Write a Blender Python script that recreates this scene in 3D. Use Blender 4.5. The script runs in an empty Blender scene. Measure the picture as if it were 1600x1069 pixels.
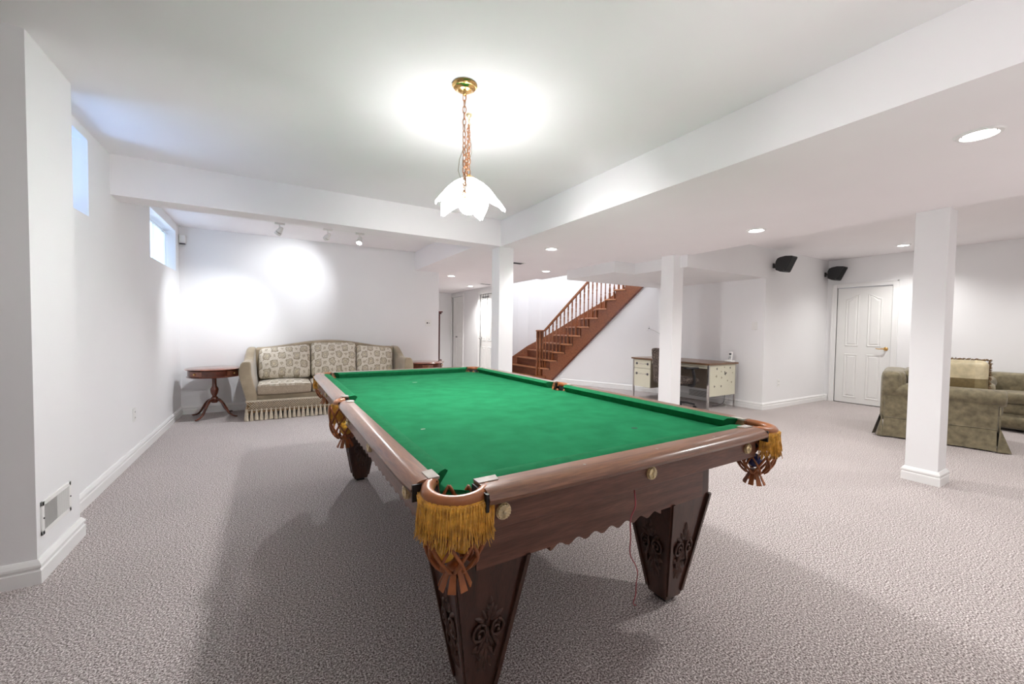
import bpy, bmesh, math, random
from mathutils import Vector, Matrix
random.seed(7)
PI = math.pi
C = bpy.context.scene.collection
SC = bpy.context.scene

# ------------------------------------------------------------------ camera
F_PX, YAW, PITCH, ROLL, EYE = 627.07, 30.5915, -1.8233, 0.7462, 1.209
y_, p_, r_ = [math.radians(a) for a in (YAW, PITCH, ROLL)]
fwd = Vector((math.sin(y_)*math.cos(p_), math.cos(y_)*math.cos(p_), math.sin(p_)))
rgt = Vector((math.cos(y_), -math.sin(y_), 0)); up = rgt.cross(fwd)
R2 = rgt*math.cos(r_) + up*math.sin(r_); U2 = up*math.cos(r_) - rgt*math.sin(r_)
cd = bpy.data.cameras.new('camera'); cam = bpy.data.objects.new('camera', cd); C.objects.link(cam)
cd.sensor_width = 36; cd.lens = F_PX/1600*36; cd.clip_start = .05
M = Matrix((R2, U2, -fwd)).transposed().to_4x4(); M.translation = Vector((0, 0, EYE))
cam.matrix_world = M; SC.camera = cam

# ------------------------------------------------------------------ world, exposure
SC.view_settings.view_transform = 'Standard'; SC.view_settings.look = 'None'
SC.view_settings.gamma = 1; SC.view_settings.use_curve_mapping = False
SC.view_settings.exposure = 1.62
w = bpy.data.worlds.new('sky'); SC.world = w; w.use_nodes = True
bg = w.node_tree.nodes['Background']; bg.inputs[0].default_value = (.34, .56, 1, 1); bg.inputs[1].default_value = .42
SC.cycles.max_bounces = 10; SC.cycles.diffuse_bounces = 7; SC.cycles.transparent_max_bounces = 12
SC.cycles.caustics_reflective = False; SC.cycles.caustics_refractive = False
SC.cycles.sample_clamp_indirect = 8

def light(name, kind, loc, power, col=(1, 1, 1), size=.1, target=None, angle=120, blend=.8, sy=None, spread=None):
    d = bpy.data.lights.new(name, kind); d.energy = power; d.color = col
    o = bpy.data.objects.new(name, d); C.objects.link(o); o.location = loc
    if kind == 'AREA':
        d.size = size
        if sy: d.shape = 'RECTANGLE'; d.size_y = sy
        if spread: d.spread = math.radians(spread)
    elif kind == 'SPOT':
        d.spot_size = math.radians(angle); d.spot_blend = blend; d.shadow_soft_size = size
    else: d.shadow_soft_size = size
    if target is not None:
        o.rotation_euler = (Vector(target)-Vector(loc)).to_track_quat('-Z', 'Y').to_euler()
    return o
# daylight coming in at the two high windows on the left wall
light('window_daylight', 'AREA', (-2.35, 3.45, 1.75), 13, (.34, .55, 1), .8, (-1.0, 3.6, 2.4), sy=.8)
light('window_daylight', 'AREA', (-2.1, 6.0, 2.1), 10, (.62, .78, 1), 1.2, (.5, 6.0, 2.1), sy=.6)
# daylight and lamps of the floor above, falling down the stairwell
light('stairwell_light', 'AREA', (5.4, 6.9, 4.25), 22, (.90, .94, 1), 1.4, (5.4, 6.9, 0), sy=1.6)
# unseen upward fill behind the camera, added to brighten ceiling and soffits
light('added_fill_uplight', 'AREA', (.7, -.45, 1.3), 6, (1, .96, .95), .7, (.8, -.1, 3.2))
light('added_fill_uplight', 'AREA', (3.7, -1.3, 1.1), 5, (1, .95, .93), .7, (3.9, -.2, 3.2))

# ------------------------------------------------------------------ materials
MATS = {}
def nt(name):
    m = bpy.data.materials.new(name); m.use_nodes = True; MATS[name] = m
    return m, m.node_tree.nodes, m.node_tree.links, m.node_tree.nodes['Principled BSDF']
def ramp(N, stops):
    r = N.new('ShaderNodeValToRGB'); e = r.color_ramp.elements
    while len(e) > 1: e.remove(e[-1])
    e[0].position = stops[0][0]; e[0].color = (*stops[0][1], 1)
    for p, c in stops[1:]:
        x = e.new(p); x.color = (*c, 1)
    return r
def mth(N, L, op, a, b=None, c=None):
    n = N.new('ShaderNodeMath'); n.operation = op
    for i, v in enumerate((a, b, c)):
        if v is None: continue
        if isinstance(v, (int, float)): n.inputs[i].default_value = v
        else: L.new(v, n.inputs[i])
    return n.outputs[0]
def plain(name, col, rough=.5, metal=0, nscale=0, namt=.06, bump=0, bscale=None, spec=.5, coat=0, dist=.002, sheen=0):
    m, N, L, B = nt(name)
    B.inputs['Base Color'].default_value = (*col, 1); B.inputs['Roughness'].default_value = rough
    B.inputs['Metallic'].default_value = metal; B.inputs['Specular IOR Level'].default_value = spec
    B.inputs['Coat Weight'].default_value = coat; B.inputs['Sheen Weight'].default_value = sheen
    tc = N.new('ShaderNodeTexCoord')
    if nscale:
        n = N.new('ShaderNodeTexNoise'); n.inputs['Scale'].default_value = nscale; n.inputs['Detail'].default_value = 4
        L.new(tc.outputs['Object'], n.inputs['Vector'])
        r = ramp(N, [(.3, tuple(max(0, c*(1-namt)) for c in col)), (.7, tuple(min(1, c*(1+namt)) for c in col))])
        L.new(n.outputs[0], r.inputs[0]); L.new(r.outputs[0], B.inputs['Base Color'])
    if bump:
        n = N.new('ShaderNodeTexNoise'); n.inputs['Scale'].default_value = bscale or 200; n.inputs['Detail'].default_value = 3
        L.new(tc.outputs['Object'], n.inputs['Vector'])
        b = N.new('ShaderNodeBump'); b.inputs['Strength'].default_value = bump; b.inputs['Distance'].default_value = dist
        L.new(n.outputs[0], b.inputs['Height']); L.new(b.outputs[0], B.inputs['Normal'])
    return m
plain('wall_paint', (.85, .852, .858), .65, nscale=1.5, namt=.012, bump=.08, bscale=160, spec=.3)
plain('ceiling_paint', (.92, .895, .91), .8, nscale=2, namt=.01, bump=.06, bscale=140, spec=.2)
plain('trim_paint', (.84, .84, .83), .35, nscale=3, namt=.01)
plain('door_paint', (.82, .82, .80), .4, nscale=3, namt=.01)
plain('plastic_white', (.84, .84, .82), .35)
plain('slot_dark', (.03, .03, .03), .5)
plain('brass', (.80, .52, .20), .18, 1, nscale=20, namt=.1)
plain('brass_old', (.78, .66, .42), .35, .8, nscale=80, namt=.25)
plain('chain_copper', (.58, .28, .14), .35, .8)
plain('chrome', (.62, .61, .60), .22, 1)
plain('steel_dark', (.10, .10, .11), .35, .8)
plain('cloth_green', (.016, .178, .072), .9, nscale=9, namt=.14, bump=.25, bscale=900, spec=.04)
plain('cloth_green_edge', (.016, .170, .068), .85, nscale=30, namt=.12, bump=.25, bscale=900, spec=.04)
plain('leather_tan', (.36, .12, .035), .38, nscale=14, namt=.25, bump=.2, bscale=120, coat=.25)
plain('leather_red', (.36, .115, .035), .45, nscale=25, namt=.3, bump=.2, bscale=120)
plain('fringe_gold', (.86, .40, .055), .8, nscale=60, namt=.4, sheen=.2)
plain('mother_of_pearl', (.46, .42, .37), .25, nscale=30, namt=.15)
plain('black_gap', (.012, .010, .010), .6)
plain('ball_yellow', (.85, .48, .06), .15, coat=.5)
plain('ball_blue', (.02, .03, .16), .15, coat=.5)
plain('velvet', (.36, .295, .205), .75, nscale=5, namt=.22, bump=.3, bscale=500, sheen=.35, spec=.2)
plain('velvet_green', (.19, .162, .10), .7, nscale=19, namt=.32, bump=.3, bscale=500, sheen=.3, spec=.2)
plain('cushion_weave', (.38, .31, .23), .85, nscale=150, namt=.35, bump=.4, bscale=400)
plain('tassel_cream', (.56, .49, .38), .85, nscale=120, namt=.3, sheen=.2)
plain('pillow_silk', (.50, .43, .27), .45, nscale=14, namt=.2, sheen=.3)
plain('pillow_band', (.15, .105, .035), .5, nscale=40, namt=.2, sheen=.3)
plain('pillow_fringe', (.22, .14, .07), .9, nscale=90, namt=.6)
plain('pillow_light', (.60, .56, .47), .7, nscale=25, namt=.25)
plain('mahogany', (.115, .028, .014), .2, nscale=18, namt=.35, coat=.5)
plain('mahogany_top', (.24, .085, .05), .16, nscale=10, namt=.3, coat=.6)
plain('cabinet_red', (.055, .012, .010), .3, nscale=20, namt=.3, coat=.3)
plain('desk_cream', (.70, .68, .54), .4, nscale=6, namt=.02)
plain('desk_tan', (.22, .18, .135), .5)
plain('decal_black', (.02, .02, .018), .5)
plain('decal_gold', (.28, .25, .14), .5)
plain('pull_grey', (.13, .13, .14), .3, .7)
plain('speaker_black', (.012, .012, .013), .35, bump=.1, bscale=300)
plain('speaker_grille', (.006, .006, .007), .7, bump=.6, bscale=700)
plain('office_black', (.018, .018, .02), .4)
plain('phone_screen', (.03, .04, .05), .2)
plain('cord_red', (.52, .10, .12), .4)
plain('cord_beige', (.45, .38, .30), .5)
plain('cord_white', (.75, .74, .70), .5)
plain('door_gap', (.06, .05, .045), .8)
plain('flower_white', (.78, .78, .80), .5)

def wood(name, dark, lite, axis='X', scale=1.0, rough=.35, coat=.2, grain=9.0):
    m, N, L, B = nt(name)
    tc = N.new('ShaderNodeTexCoord'); mp = N.new('ShaderNodeMapping')
    s = {'X': (.7, grain, grain), 'Y': (grain, .7, grain), 'Z': (grain, grain, .7)}[axis]
    mp.inputs['Scale'].default_value = tuple(v*scale for v in s)
    L.new(tc.outputs['Object'], mp.inputs[0])
    n = N.new('ShaderNodeTexNoise'); n.inputs['Scale'].default_value = 3.2; n.inputs['Detail'].default_value = 7
    n.inputs['Roughness'].default_value = .62; n.inputs['Distortion'].default_value = .5
    L.new(mp.outputs[0], n.inputs['Vector'])
    r = ramp(N, [(.30, dark), (.52, tuple((a+b)/2 for a, b in zip(dark, lite))), (.74, lite)])
    L.new(n.outputs[0], r.inputs[0])
    n2 = N.new('ShaderNodeTexNoise'); n2.inputs['Scale'].default_value = 30; n2.inputs['Detail'].default_value = 2
    L.new(mp.outputs[0], n2.inputs['Vector'])
    mx = N.new('ShaderNodeMix'); mx.data_type = 'RGBA'; mx.blend_type = 'MULTIPLY'; mx.inputs[0].default_value = .45
    r2 = ramp(N, [(.35, (.45, .45, .45)), (.6, (1, 1, 1))]); L.new(n2.outputs[0], r2.inputs[0])
    L.new(r.outputs[0], mx.inputs[6]); L.new(r2.outputs[0], mx.inputs[7])
    L.new(mx.outputs[2], B.inputs['Base Color'])
    b = N.new('ShaderNodeBump'); b.inputs['Strength'].default_value = .03; b.inputs['Distance'].default_value = .0006
    L.new(n2.outputs[0], b.inputs['Height']); L.new(b.outputs[0], B.inputs['Normal'])
    B.inputs['Roughness'].default_value = rough; B.inputs['Coat Weight'].default_value = coat
    B.inputs['Coat Roughness'].default_value = .15
    return m
for ax in 'XYZ':
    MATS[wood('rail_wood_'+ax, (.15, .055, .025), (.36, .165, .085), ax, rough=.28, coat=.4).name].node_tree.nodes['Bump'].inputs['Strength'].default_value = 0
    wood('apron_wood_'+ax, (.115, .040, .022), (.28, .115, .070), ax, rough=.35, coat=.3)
    wood('oak_'+ax, (.20, .060, .018), (.42, .155, .055), ax, 1.4, rough=.35, coat=.3)
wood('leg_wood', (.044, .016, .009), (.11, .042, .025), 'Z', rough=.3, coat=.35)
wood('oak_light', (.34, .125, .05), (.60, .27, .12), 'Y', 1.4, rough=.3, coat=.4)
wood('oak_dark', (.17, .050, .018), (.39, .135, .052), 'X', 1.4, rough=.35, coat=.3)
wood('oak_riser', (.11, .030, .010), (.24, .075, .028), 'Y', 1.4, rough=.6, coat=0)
wood('laminate', (.16, .08, .04), (.28, .16, .09), 'Y', rough=.3)

def carpet():
    m, N, L, B = nt('carpet')
    tc = N.new('ShaderNodeTexCoord')
    n = N.new('ShaderNodeTexNoise'); n.inputs['Scale'].default_value = 150; n.inputs['Detail'].default_value = 3; n.inputs['Roughness'].default_value = .75
    n2 = N.new('ShaderNodeTexNoise'); n2.inputs['Scale'].default_value = 1.3; n2.inputs['Detail'].default_value = 3
    v = N.new('ShaderNodeTexVoronoi'); v.inputs['Scale'].default_value = 150
    for t in (n, n2, v): L.new(tc.outputs['Object'], t.inputs['Vector'])
    r = ramp(N, [(.38, (.09, .066, .060)), (.46, (.31, .265, .255)), (.53, (.50, .445, .43)), (.60, (.92, .87, .85))])
    L.new(n.outputs[0], r.inputs[0])
    r2 = ramp(N, [(.3, (.93, .93, .93)), (.7, (1.0, 1.0, 1.0))]); L.new(n2.outputs[0], r2.inputs[0])
    mx = N.new('ShaderNodeMix'); mx.data_type = 'RGBA'; mx.blend_type = 'MULTIPLY'; mx.inputs[0].default_value = 1
    L.new(r.outputs[0], mx.inputs[6]); L.new(r2.outputs[0], mx.inputs[7]); L.new(mx.outputs[2], B.inputs['Base Color'])
    h = mth(N, L, 'ADD', n.outputs[0], v.outputs[0])
    b = N.new('ShaderNodeBump'); b.inputs['Strength'].default_value = .7; b.inputs['Distance'].default_value = .003
    L.new(h, b.inputs['Height']); L.new(b.outputs[0], B.inputs['Normal'])
    B.inputs['Roughness'].default_value = .95; B.inputs['Specular IOR Level'].default_value = .1; B.inputs['Sheen Weight'].default_value = .1
carpet()
def damask():
    m, N, L, B = nt('damask')
    tc = N.new('ShaderNodeTexCoord'); sp = N.new('ShaderNodeSeparateXYZ'); L.new(tc.outputs['Object'], sp.inputs[0])
    nz = N.new('ShaderNodeTexNoise'); nz.inputs['Scale'].default_value = 22; L.new(tc.outputs['Object'], nz.inputs['Vector'])
    d = mth(N, L, 'MULTIPLY', mth(N, L, 'SUBTRACT', nz.outputs[0], .5), .06)
    x = mth(N, L, 'ADD', sp.outputs[0], d)
    zy = mth(N, L, 'ADD', mth(N, L, 'ADD', sp.outputs[2], mth(N, L, 'MULTIPLY', sp.outputs[1], .9)), d)
    cu = mth(N, L, 'COSINE', mth(N, L, 'MULTIPLY', x, 2*PI/.185)); cv = mth(N, L, 'COSINE', mth(N, L, 'MULTIPLY', zy, PI/.125))
    su = mth(N, L, 'MULTIPLY', cu, cv)                       # staggered medallions at +1
    fine = mth(N, L, 'SINE', mth(N, L, 'MULTIPLY', mth(N, L, 'ADD', x, zy), 150))
    fin2 = mth(N, L, 'SINE', mth(N, L, 'MULTIPLY', mth(N, L, 'SUBTRACT', x, zy), 150))
    f = mth(N, L, 'ADD', mth(N, L, 'MULTIPLY', su, .5), .5)
    f = mth(N, L, 'ADD', f, mth(N, L, 'MULTIPLY', mth(N, L, 'MULTIPLY', fine, fin2), .055))
    r = ramp(N, [(.0, (.50, .44, .34)), (.07, (.40, .34, .25)), (.13, (.74, .69, .60)), (.26, (.72, .67, .57)), (.32, (.56, .50, .40)), (.37, (.74, .69, .60)), (.50, (.74, .69, .60)), (.57, (.30, .255, .18)), (.72, (.44, .38, .28)), (.80, (.70, .64, .53)), (.86, (.40, .35, .26)), (.93, (.48, .42, .31)), (1, (.70, .62, .46))])
    L.new(f, r.inputs[0]); L.new(r.outputs[0], B.inputs['Base Color'])
    B.inputs['Roughness'].default_value = .7; B.inputs['Sheen Weight'].default_value = .2
    b = N.new('ShaderNodeBump'); b.inputs['Strength'].default_value = .3; b.inputs['Distance'].default_value = .002
    L.new(f, b.inputs['Height']); L.new(b.outputs[0], B.inputs['Normal'])
damask()
def speckle():
    m, N, L, B = nt('chair_fabric')
    tc = N.new('ShaderNodeTexCoord'); v = N.new('ShaderNodeTexVoronoi'); v.inputs['Scale'].default_value = 34; v.feature = 'DISTANCE_TO_EDGE'
    n = N.new('ShaderNodeTexNoise'); n.inputs['Scale'].default_value = 12
    L.new(tc.outputs['Object'], n.inputs['Vector']); L.new(n.outputs['Color'], v.inputs['Vector'])
    v.inputs['Scale'].default_value = 7
    r = ramp(N, [(.012, (.42, .35, .29)), (.035, (.16, .11, .09)), (.07, (.035, .025, .022))])
    L.new(v.outputs[0], r.inputs[0]); L.new(r.outputs[0], B.inputs['Base Color']); B.inputs['Roughness'].default_value = .85
speckle()
def emit(name, col, s):
    m, N, L, B = nt(name)
    B.inputs['Base Color'].default_value = (*col, 1); B.inputs['Emission Color'].default_value = (*col, 1); B.inputs['Emission Strength'].default_value = s
emit('globe_glow', (1, .985, .985), 235)
emit('pot_glow', (1, .98, .95), 9)
def petal():
    m, N, L, B = nt('petal_glass')
    for n in list(N): 
        if n.type != 'OUTPUT_MATERIAL': N.remove(n)
    out = [n for n in N if n.type == 'OUTPUT_MATERIAL'][0]
    tc = N.new('ShaderNodeTexCoord'); wv = N.new('ShaderNodeTexWave'); wv.wave_type = 'RINGS'; wv.inputs['Scale'].default_value = 6; wv.inputs['Distortion'].default_value = 3
    L.new(tc.outputs['Object'], wv.inputs['Vector'])
    r = ramp(N, [(.2, (.86, .86, .86)), (.8, (.97, .965, .96))]); L.new(wv.outputs[0], r.inputs[0])
    t = N.new('ShaderNodeBsdfTranslucent'); d = N.new('ShaderNodeBsdfDiffuse'); g = N.new('ShaderNodeBsdfGlossy'); g.inputs['Roughness'].default_value = .15
    L.new(r.outputs[0], t.inputs[0]); L.new(r.outputs[0], d.inputs[0])
    a = N.new('ShaderNodeMixShader'); a.inputs[0].default_value = .10; L.new(t.outputs[0], a.inputs[1]); L.new(d.outputs[0], a.inputs[2])
    b = N.new('ShaderNodeMixShader'); b.inputs[0].default_value = .06; L.new(a.outputs[0], b.inputs[1]); L.new(g.outputs[0], b.inputs[2])
    # the frosted glass glows, lit from inside
    e = N.new('ShaderNodeEmission'); e.inputs[1].default_value = 1.95; L.new(r.outputs[0], e.inputs[0])
    ad = N.new('ShaderNodeAddShader'); L.new(b.outputs[0], ad.inputs[0]); L.new(e.outputs[0], ad.inputs[1]); L.new(ad.outputs[0], out.inputs[0])
petal()
def glass():
    m, N, L, B = nt('window_glass')
    for n in list(N):
        if n.type != 'OUTPUT_MATERIAL': N.remove(n)
    out = [n for n in N if n.type == 'OUTPUT_MATERIAL'][0]
    t = N.new('ShaderNodeBsdfTransparent'); t.inputs[0].default_value = (.93, .96, .97, 1); g = N.new('ShaderNodeBsdfGlossy'); g.inputs['Roughness'].default_value = .02
    mx = N.new('ShaderNodeMixShader'); mx.inputs[0].default_value = .08
    L.new(t.outputs[0], mx.inputs[1]); L.new(g.outputs[0], mx.inputs[2]); L.new(mx.outputs[0], out.inputs[0])
glass()
def sheer():
    m, N, L, B = nt('sheer_cloth')
    B.inputs['Base Color'].default_value = (.85, .87, .9, 1); B.inputs['Roughness'].default_value = .9
    B.inputs['Transmission Weight'].default_value = 0
    out = [n for n in N if n.type == 'OUTPUT_MATERIAL'][0]
    t = N.new('ShaderNodeBsdfTranslucent'); t.inputs[0].default_value = (.9, .93, .97, 1)
    mx = N.new('ShaderNodeMixShader'); mx.inputs[0].default_value = .55
    L.new(B.outputs[0], mx.inputs[1]); L.new(t.outputs[0], mx.inputs[2]); L.new(mx.outputs[0], out.inputs[0])
sheer()

# ------------------------------------------------------------------ mesh helpers
class MB:
    def __init__(s): s.v = []; s.f = []; s.m = []
    def add(s, vs, fs, mi=0):
        o = len(s.v); s.v += [tuple(v) for v in vs]; s.f += [tuple(i+o for i in f) for f in fs]; s.m += [mi]*len(fs); return s
    def box(s, x0, x1, y0, y1, z0, z1, mi=0):
        v = [(x, y, z) for z in (z0, z1) for y in (y0, y1) for x in (x0, x1)]
        return s.add(v, [(0, 2, 3, 1), (4, 5, 7, 6), (0, 1, 5, 4), (2, 6, 7, 3), (0, 4, 6, 2), (1, 3, 7, 5)], mi)
    def prism(s, poly, a, b, axis='z', mi=0):      # poly of 2-D points, pushed along axis
        def P(p, t): return {'z': (p[0], p[1], t), 'y': (p[0], t, p[1]), 'x': (t, p[0], p[1])}[axis]
        n = len(poly); v = [P(p, a) for p in poly]+[P(p, b) for p in poly]
        return s.add(v, [tuple(range(n)), tuple(range(2*n-1, n-1, -1))]+[(i, (i+1) % n, n+(i+1) % n, n+i) for i in range(n)], mi)
    def prism_dir(s, poly, o, d, t, mi=0):          # poly (s,z) on the upright plane through o along d, thickness vector t
        n = len(poly); A = [Vector((o[0]+d[0]*a, o[1]+d[1]*a, z)) for a, z in poly]; T = Vector((t[0], t[1], 0))
        v = A+[a+T for a in A]
        return s.add(v, [tuple(range(n)), tuple(range(2*n-1, n-1, -1))]+[(i, (i+1) % n, n+(i+1) % n, n+i) for i in range(n)], mi)
    def lathe(s, prof, c=(0, 0, 0), seg=16, mi=0):  # prof list of (r, z)
        v = []; n = len(prof)
        for r, z in prof:
            for k in range(seg):
                a = 2*PI*k/seg; v.append((c[0]+r*math.cos(a), c[1]+r*math.sin(a), c[2]+z))
        f = [(i*seg+k, i*seg+(k+1) % seg, (i+1)*seg+(k+1) % seg, (i+1)*seg+k) for i in range(n-1) for k in range(seg)]
        if prof[0][0] > 1e-5: f.append(tuple(range(seg-1, -1, -1)))
        if prof[-1][0] > 1e-5: f.append(tuple((n-1)*seg+k for k in range(seg)))
        return s.add(v, f, mi)
    def tube(s, path, r, seg=8, mi=0, flat=1.0, closed=False, cap=True):
        P = [Vector(p) for p in path]; n = len(P); v = []
        rr = r if hasattr(r, '__len__') else [r]*n
        ref = Vector((0, 0, 1)); prevx = None
        for i, p in enumerate(P):
            if closed: t = P[(i+1) % n]-P[i-1]
            else: t = P[min(i+1, n-1)]-P[max(i-1, 0)]
            t = t.normalized() if t.length > 1e-9 else Vector((0, 0, 1))
            x = t.cross(ref) if prevx is None else prevx-t*prevx.dot(t)
            if x.length < 1e-4: x = t.cross(Vector((0, 1, 0)))
            x.normalize(); prevx = x; yv = t.cross(x)
            for k in range(seg):
                a = 2*PI*k/seg; v.append(p+x*rr[i]*math.cos(a)+yv*rr[i]*flat*math.sin(a))
        m = n if closed else n-1
        f = [(i*seg+k, i*seg+(k+1) % seg, ((i+1) % n)*seg+(k+1) % seg, ((i+1) % n)*seg+k) for i in range(m) for k in range(seg)]
        if not closed and cap: f += [tuple(range(seg-1, -1, -1)), tuple((n-1)*seg+k for k in range(seg))]
        return s.add(v, f, mi)
    def grid(s, fn, nu, nv, mi=0, closed_u=False):
        v = [fn(i/nu, j/nv) for j in range(nv+1) for i in range(nu+(0 if closed_u else 1))]
        w_ = nu if closed_u else nu+1
        f = [(j*w_+i, j*w_+(i+1) % w_, (j+1)*w_+(i+1) % w_, (j+1)*w_+i) for j in range(nv) for i in range(nu)]
        return s.add(v, f, mi)
    def rbox(s, c, size, r, n=6, puff=(0, 0, 0), mi=0, mfn=None):  # rounded, puffed box
        hx, hy, hz = [a/2 for a in size]; verts = {}; V = []; Fs = []
        def vid(p):
            k = tuple(round(a, 5) for a in p)
            if k in verts: return verts[k]
            q = [p[0]*hx, p[1]*hy, p[2]*hz]; h = (hx, hy, hz)
            inn = [max(-h[i]+r, min(h[i]-r, q[i])) for i in range(3)]
            d = Vector([q[i]-inn[i] for i in range(3)])
            if d.length > 1e-9: d = d.normalized()*r
            o = [inn[i]+d[i] for i in range(3)]
            bx_, by_, bz_ = 1-p[0]**2, 1-p[1]**2, 1-p[2]**2
            o[0] += puff[0]*p[0]*by_*bz_; o[1] += puff[1]*p[1]*bx_*bz_; o[2] += puff[2]*p[2]*bx_*by_
            verts[k] = len(V); V.append((c[0]+o[0], c[1]+o[1], c[2]+o[2])); return verts[k]
        g = [math.sin((-1+2*i/n)*PI/2) for i in range(n+1)]
        for ax in range(3):
            for sg in (-1, 1):
                for i in range(n):
                    for j in range(n):
                        cs = []
                        for a, b in ((i, j), (i+1, j), (i+1, j+1), (i, j+1)):
                            p = [0, 0, 0]; p[ax] = sg; p[(ax+1) % 3] = g[a]; p[(ax+2) % 3] = g[b]; cs.append(vid(p))
                        if sg < 0: cs.reverse()
                        Fs.append(tuple(cs))
        o = len(s.v); s.v += V
        for f in Fs:
            s.f.append(tuple(i+o for i in f))
            if mfn:
                a, b, cc = Vector(V[f[0]]), Vector(V[f[1]]), Vector(V[f[2]]); s.m.append(mfn((b-a).cross(cc-a).normalized()))
            else: s.m.append(mi)
        return s
    def xf(s, mat, start=0):
        s.v = s.v[:start]+[tuple(mat @ Vector(v)) for v in s.v[start:]]; return s
    def build(s, name, mats, parent=None, smooth=False, bevel=0, seg=2, angle=40, loc=None):
        me = bpy.data.meshes.new(name); me.from_pydata(s.v, [], s.f)
        mats = mats if isinstance(mats, (list, tuple)) else [mats]
        for m in mats: me.materials.append(MATS[m])
        if len(mats) > 1:
            for p, i in zip(me.polygons, s.m): p.material_index = i
        bm = bmesh.new(); bm.from_mesh(me); bmesh.ops.recalc_face_normals(bm, faces=bm.faces); bm.to_mesh(me); bm.free()
        if smooth:
            me.polygons.foreach_set('use_smooth', [True]*len(me.polygons))
            if smooth == 'auto': me.set_sharp_from_angle(angle=math.radians(angle))
        o = bpy.data.objects.new(name, me); C.objects.link(o)
        if parent: o.parent = parent
        if loc: o.location = loc
        if bevel:
            b = o.modifiers.new('bevel', 'BEVEL'); b.width = bevel; b.segments = seg; b.limit_method = 'ANGLE'; b.angle_limit = math.radians(35)
            b.harden_normals = False
        return o
def tag(o, label=None, cat=None, group=None, kind=None):
    for k, v in (('label', label), ('category', cat), ('group', group), ('kind', kind)):
        if v: o[k] = v
    return o
def empty(name, loc, label, cat, rz=0, group=None):
    o = bpy.data.objects.new(name, None); C.objects.link(o); o.location = loc; o.rotation_euler = (0, 0, rz)
    o.empty_display_size = .1
    return tag(o, label, cat, group)
def copy_tree(o, parent=None):
    c = o.copy(); C.objects.link(c); c.parent = parent
    for ch in [x for x in o.children]: copy_tree(ch, c)
    return c
def struct(mb, name, mat, parent=None, bevel=0):
    o = mb.build(name, mat, parent, bevel=bevel)
    if not parent: o['kind'] = 'structure'
    return o

# ------------------------------------------------------------------ room shell
XL, XS, YS1, YS2, YB = -1.09, -.955, 2.69, 3.165, 6.89
H, HL, HB = 2.52, 2.21, 2.05
XR, YBM0, YBM1, XSF, XE = 2.36, 4.282, 4.519, 2.10, 2.535
XC, YA, XRW = 6.52, 3.363, 8.58
YREAR, XREAR = -3.0, -3.2
TOP = 2.75
struct(MB().box(XREAR-.2, XRW+.2, YREAR-.2, 11.1, -.15, 0), 'floor', 'carpet')
# main ceiling (high part), TV corner ceiling
struct(MB().box(XREAR-.2, XR, YREAR-.2, YB+.15, H, TOP), 'ceiling', 'ceiling_paint')
struct(MB().box(4.3, XRW+.2, YREAR-.2, YA+.15, H-.01, TOP), 'ceiling_tv_corner', 'ceiling_paint')
# dropped soffits: long one over the columns, back part, hall
sof = MB().prism([(XR, YREAR-.2), (4.47, YREAR-.2), (4.60, 1.2), (4.69, 3.363), (4.62, 3.363), (4.62, 4.25), (4.62, 5.36), (4.53, 5.36), (4.53, 6.655), (4.36, 6.655), (4.36, 10.9), (XE, 10.9), (XE, YB), (XSF, YB), (XSF, YBM1), (XR, YBM1)], HL, TOP)
struct(sof, 'ceiling_soffit', 'ceiling_paint')
struct(MB().box(XL, XR, YBM0, YBM1, HL, TOP), 'ceiling_beam', 'ceiling_paint')
# low bulkhead over desk alcove and top of stairs
bk = MB().prism([(4.62, YA), (XRW, YA), (XRW, YA+.15), (7.2, YA+.15), (7.2, 5.36), (4.22, 5.36), (4.22, 4.25), (4.62, 4.25)], HB, HL+.001)
bk.prism([(4.625, YA+.002), (XRW, YA+.002), (XRW, YA+.148), (7.2, YA+.148), (7.2, 5.355), (4.625, 5.355)], HL, TOP)
struct(bk, 'ceiling_bulkhead', 'wall_paint')
# left wall with two high windows, chase in front of it
W1 = (3.30, 3.862, 1.94, 2.455); W2 = (5.43, 6.66, 1.90, 2.41)
lw = MB()
lw.box(XL-.30, XL, YS1, 7.1, 0, W2[2])
lw.box(XL-.30, XL, YS1, W1[0], W2[2], TOP).box(XL-.30, XL, W1[0], W1[1], W2[2], W1[2]).box(XL-.30, XL, W1[0], W1[1], W1[3], TOP)
lw.box(XL-.30, XL, W1[1], W2[0], W2[2], TOP).box(XL-.30, XL, W2[0], W2[1], W2[3], TOP).box(XL-.30, XL, W2[1], 7.1, W2[2], TOP)
struct(lw, 'wall_left', 'wall_paint')
struct(MB().box(XREAR, XS, YS1, YS2, 0, TOP), 'wall_chase', 'wall_paint')
struct(MB().box(XREAR-.2, XREAR, YREAR-.2, YS2, 0, TOP), 'wall_rear_left', 'wall_paint')
struct(MB().box(XREAR, XRW+.2, YREAR-.2, YREAR, 0, TOP), 'wall_rear', 'wall_paint')
struct(MB().box(XL-.3, XE, YB, YB+.13, 0, TOP), 'wall_back', 'wall_paint')
# hall walls
struct(MB().box(1.2, 4.5, 10.8, 10.95, 0, HL+.05), 'wall_hall_end', 'wall_paint')
struct(MB().box(1.2, 1.32, YB+.13, 10.8, 0, HL+.05), 'wall_hall_left', 'wall_paint')
struct(MB().box(1.2, XE, YB+.13, 10.9, HL, TOP), 'ceiling_hall', 'ceiling_paint')
BD = (10.0, 10.72); HD = (8.24, 8.94); HDH = 2.05
hw = MB().box(4.36, 4.48, 7.9, HD[0], 0, TOP).box(4.36, 4.48, HD[1], BD[0], 0, TOP).box(4.36, 4.48, BD[1], 10.95, 0, TOP)
hw.box(4.36, 4.48, HD[0], HD[1], HDH, TOP).box(4.36, 4.48, BD[0], BD[1], 2.09, TOP)
struct(hw, 'wall_hall_right', 'wall_paint')
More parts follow.
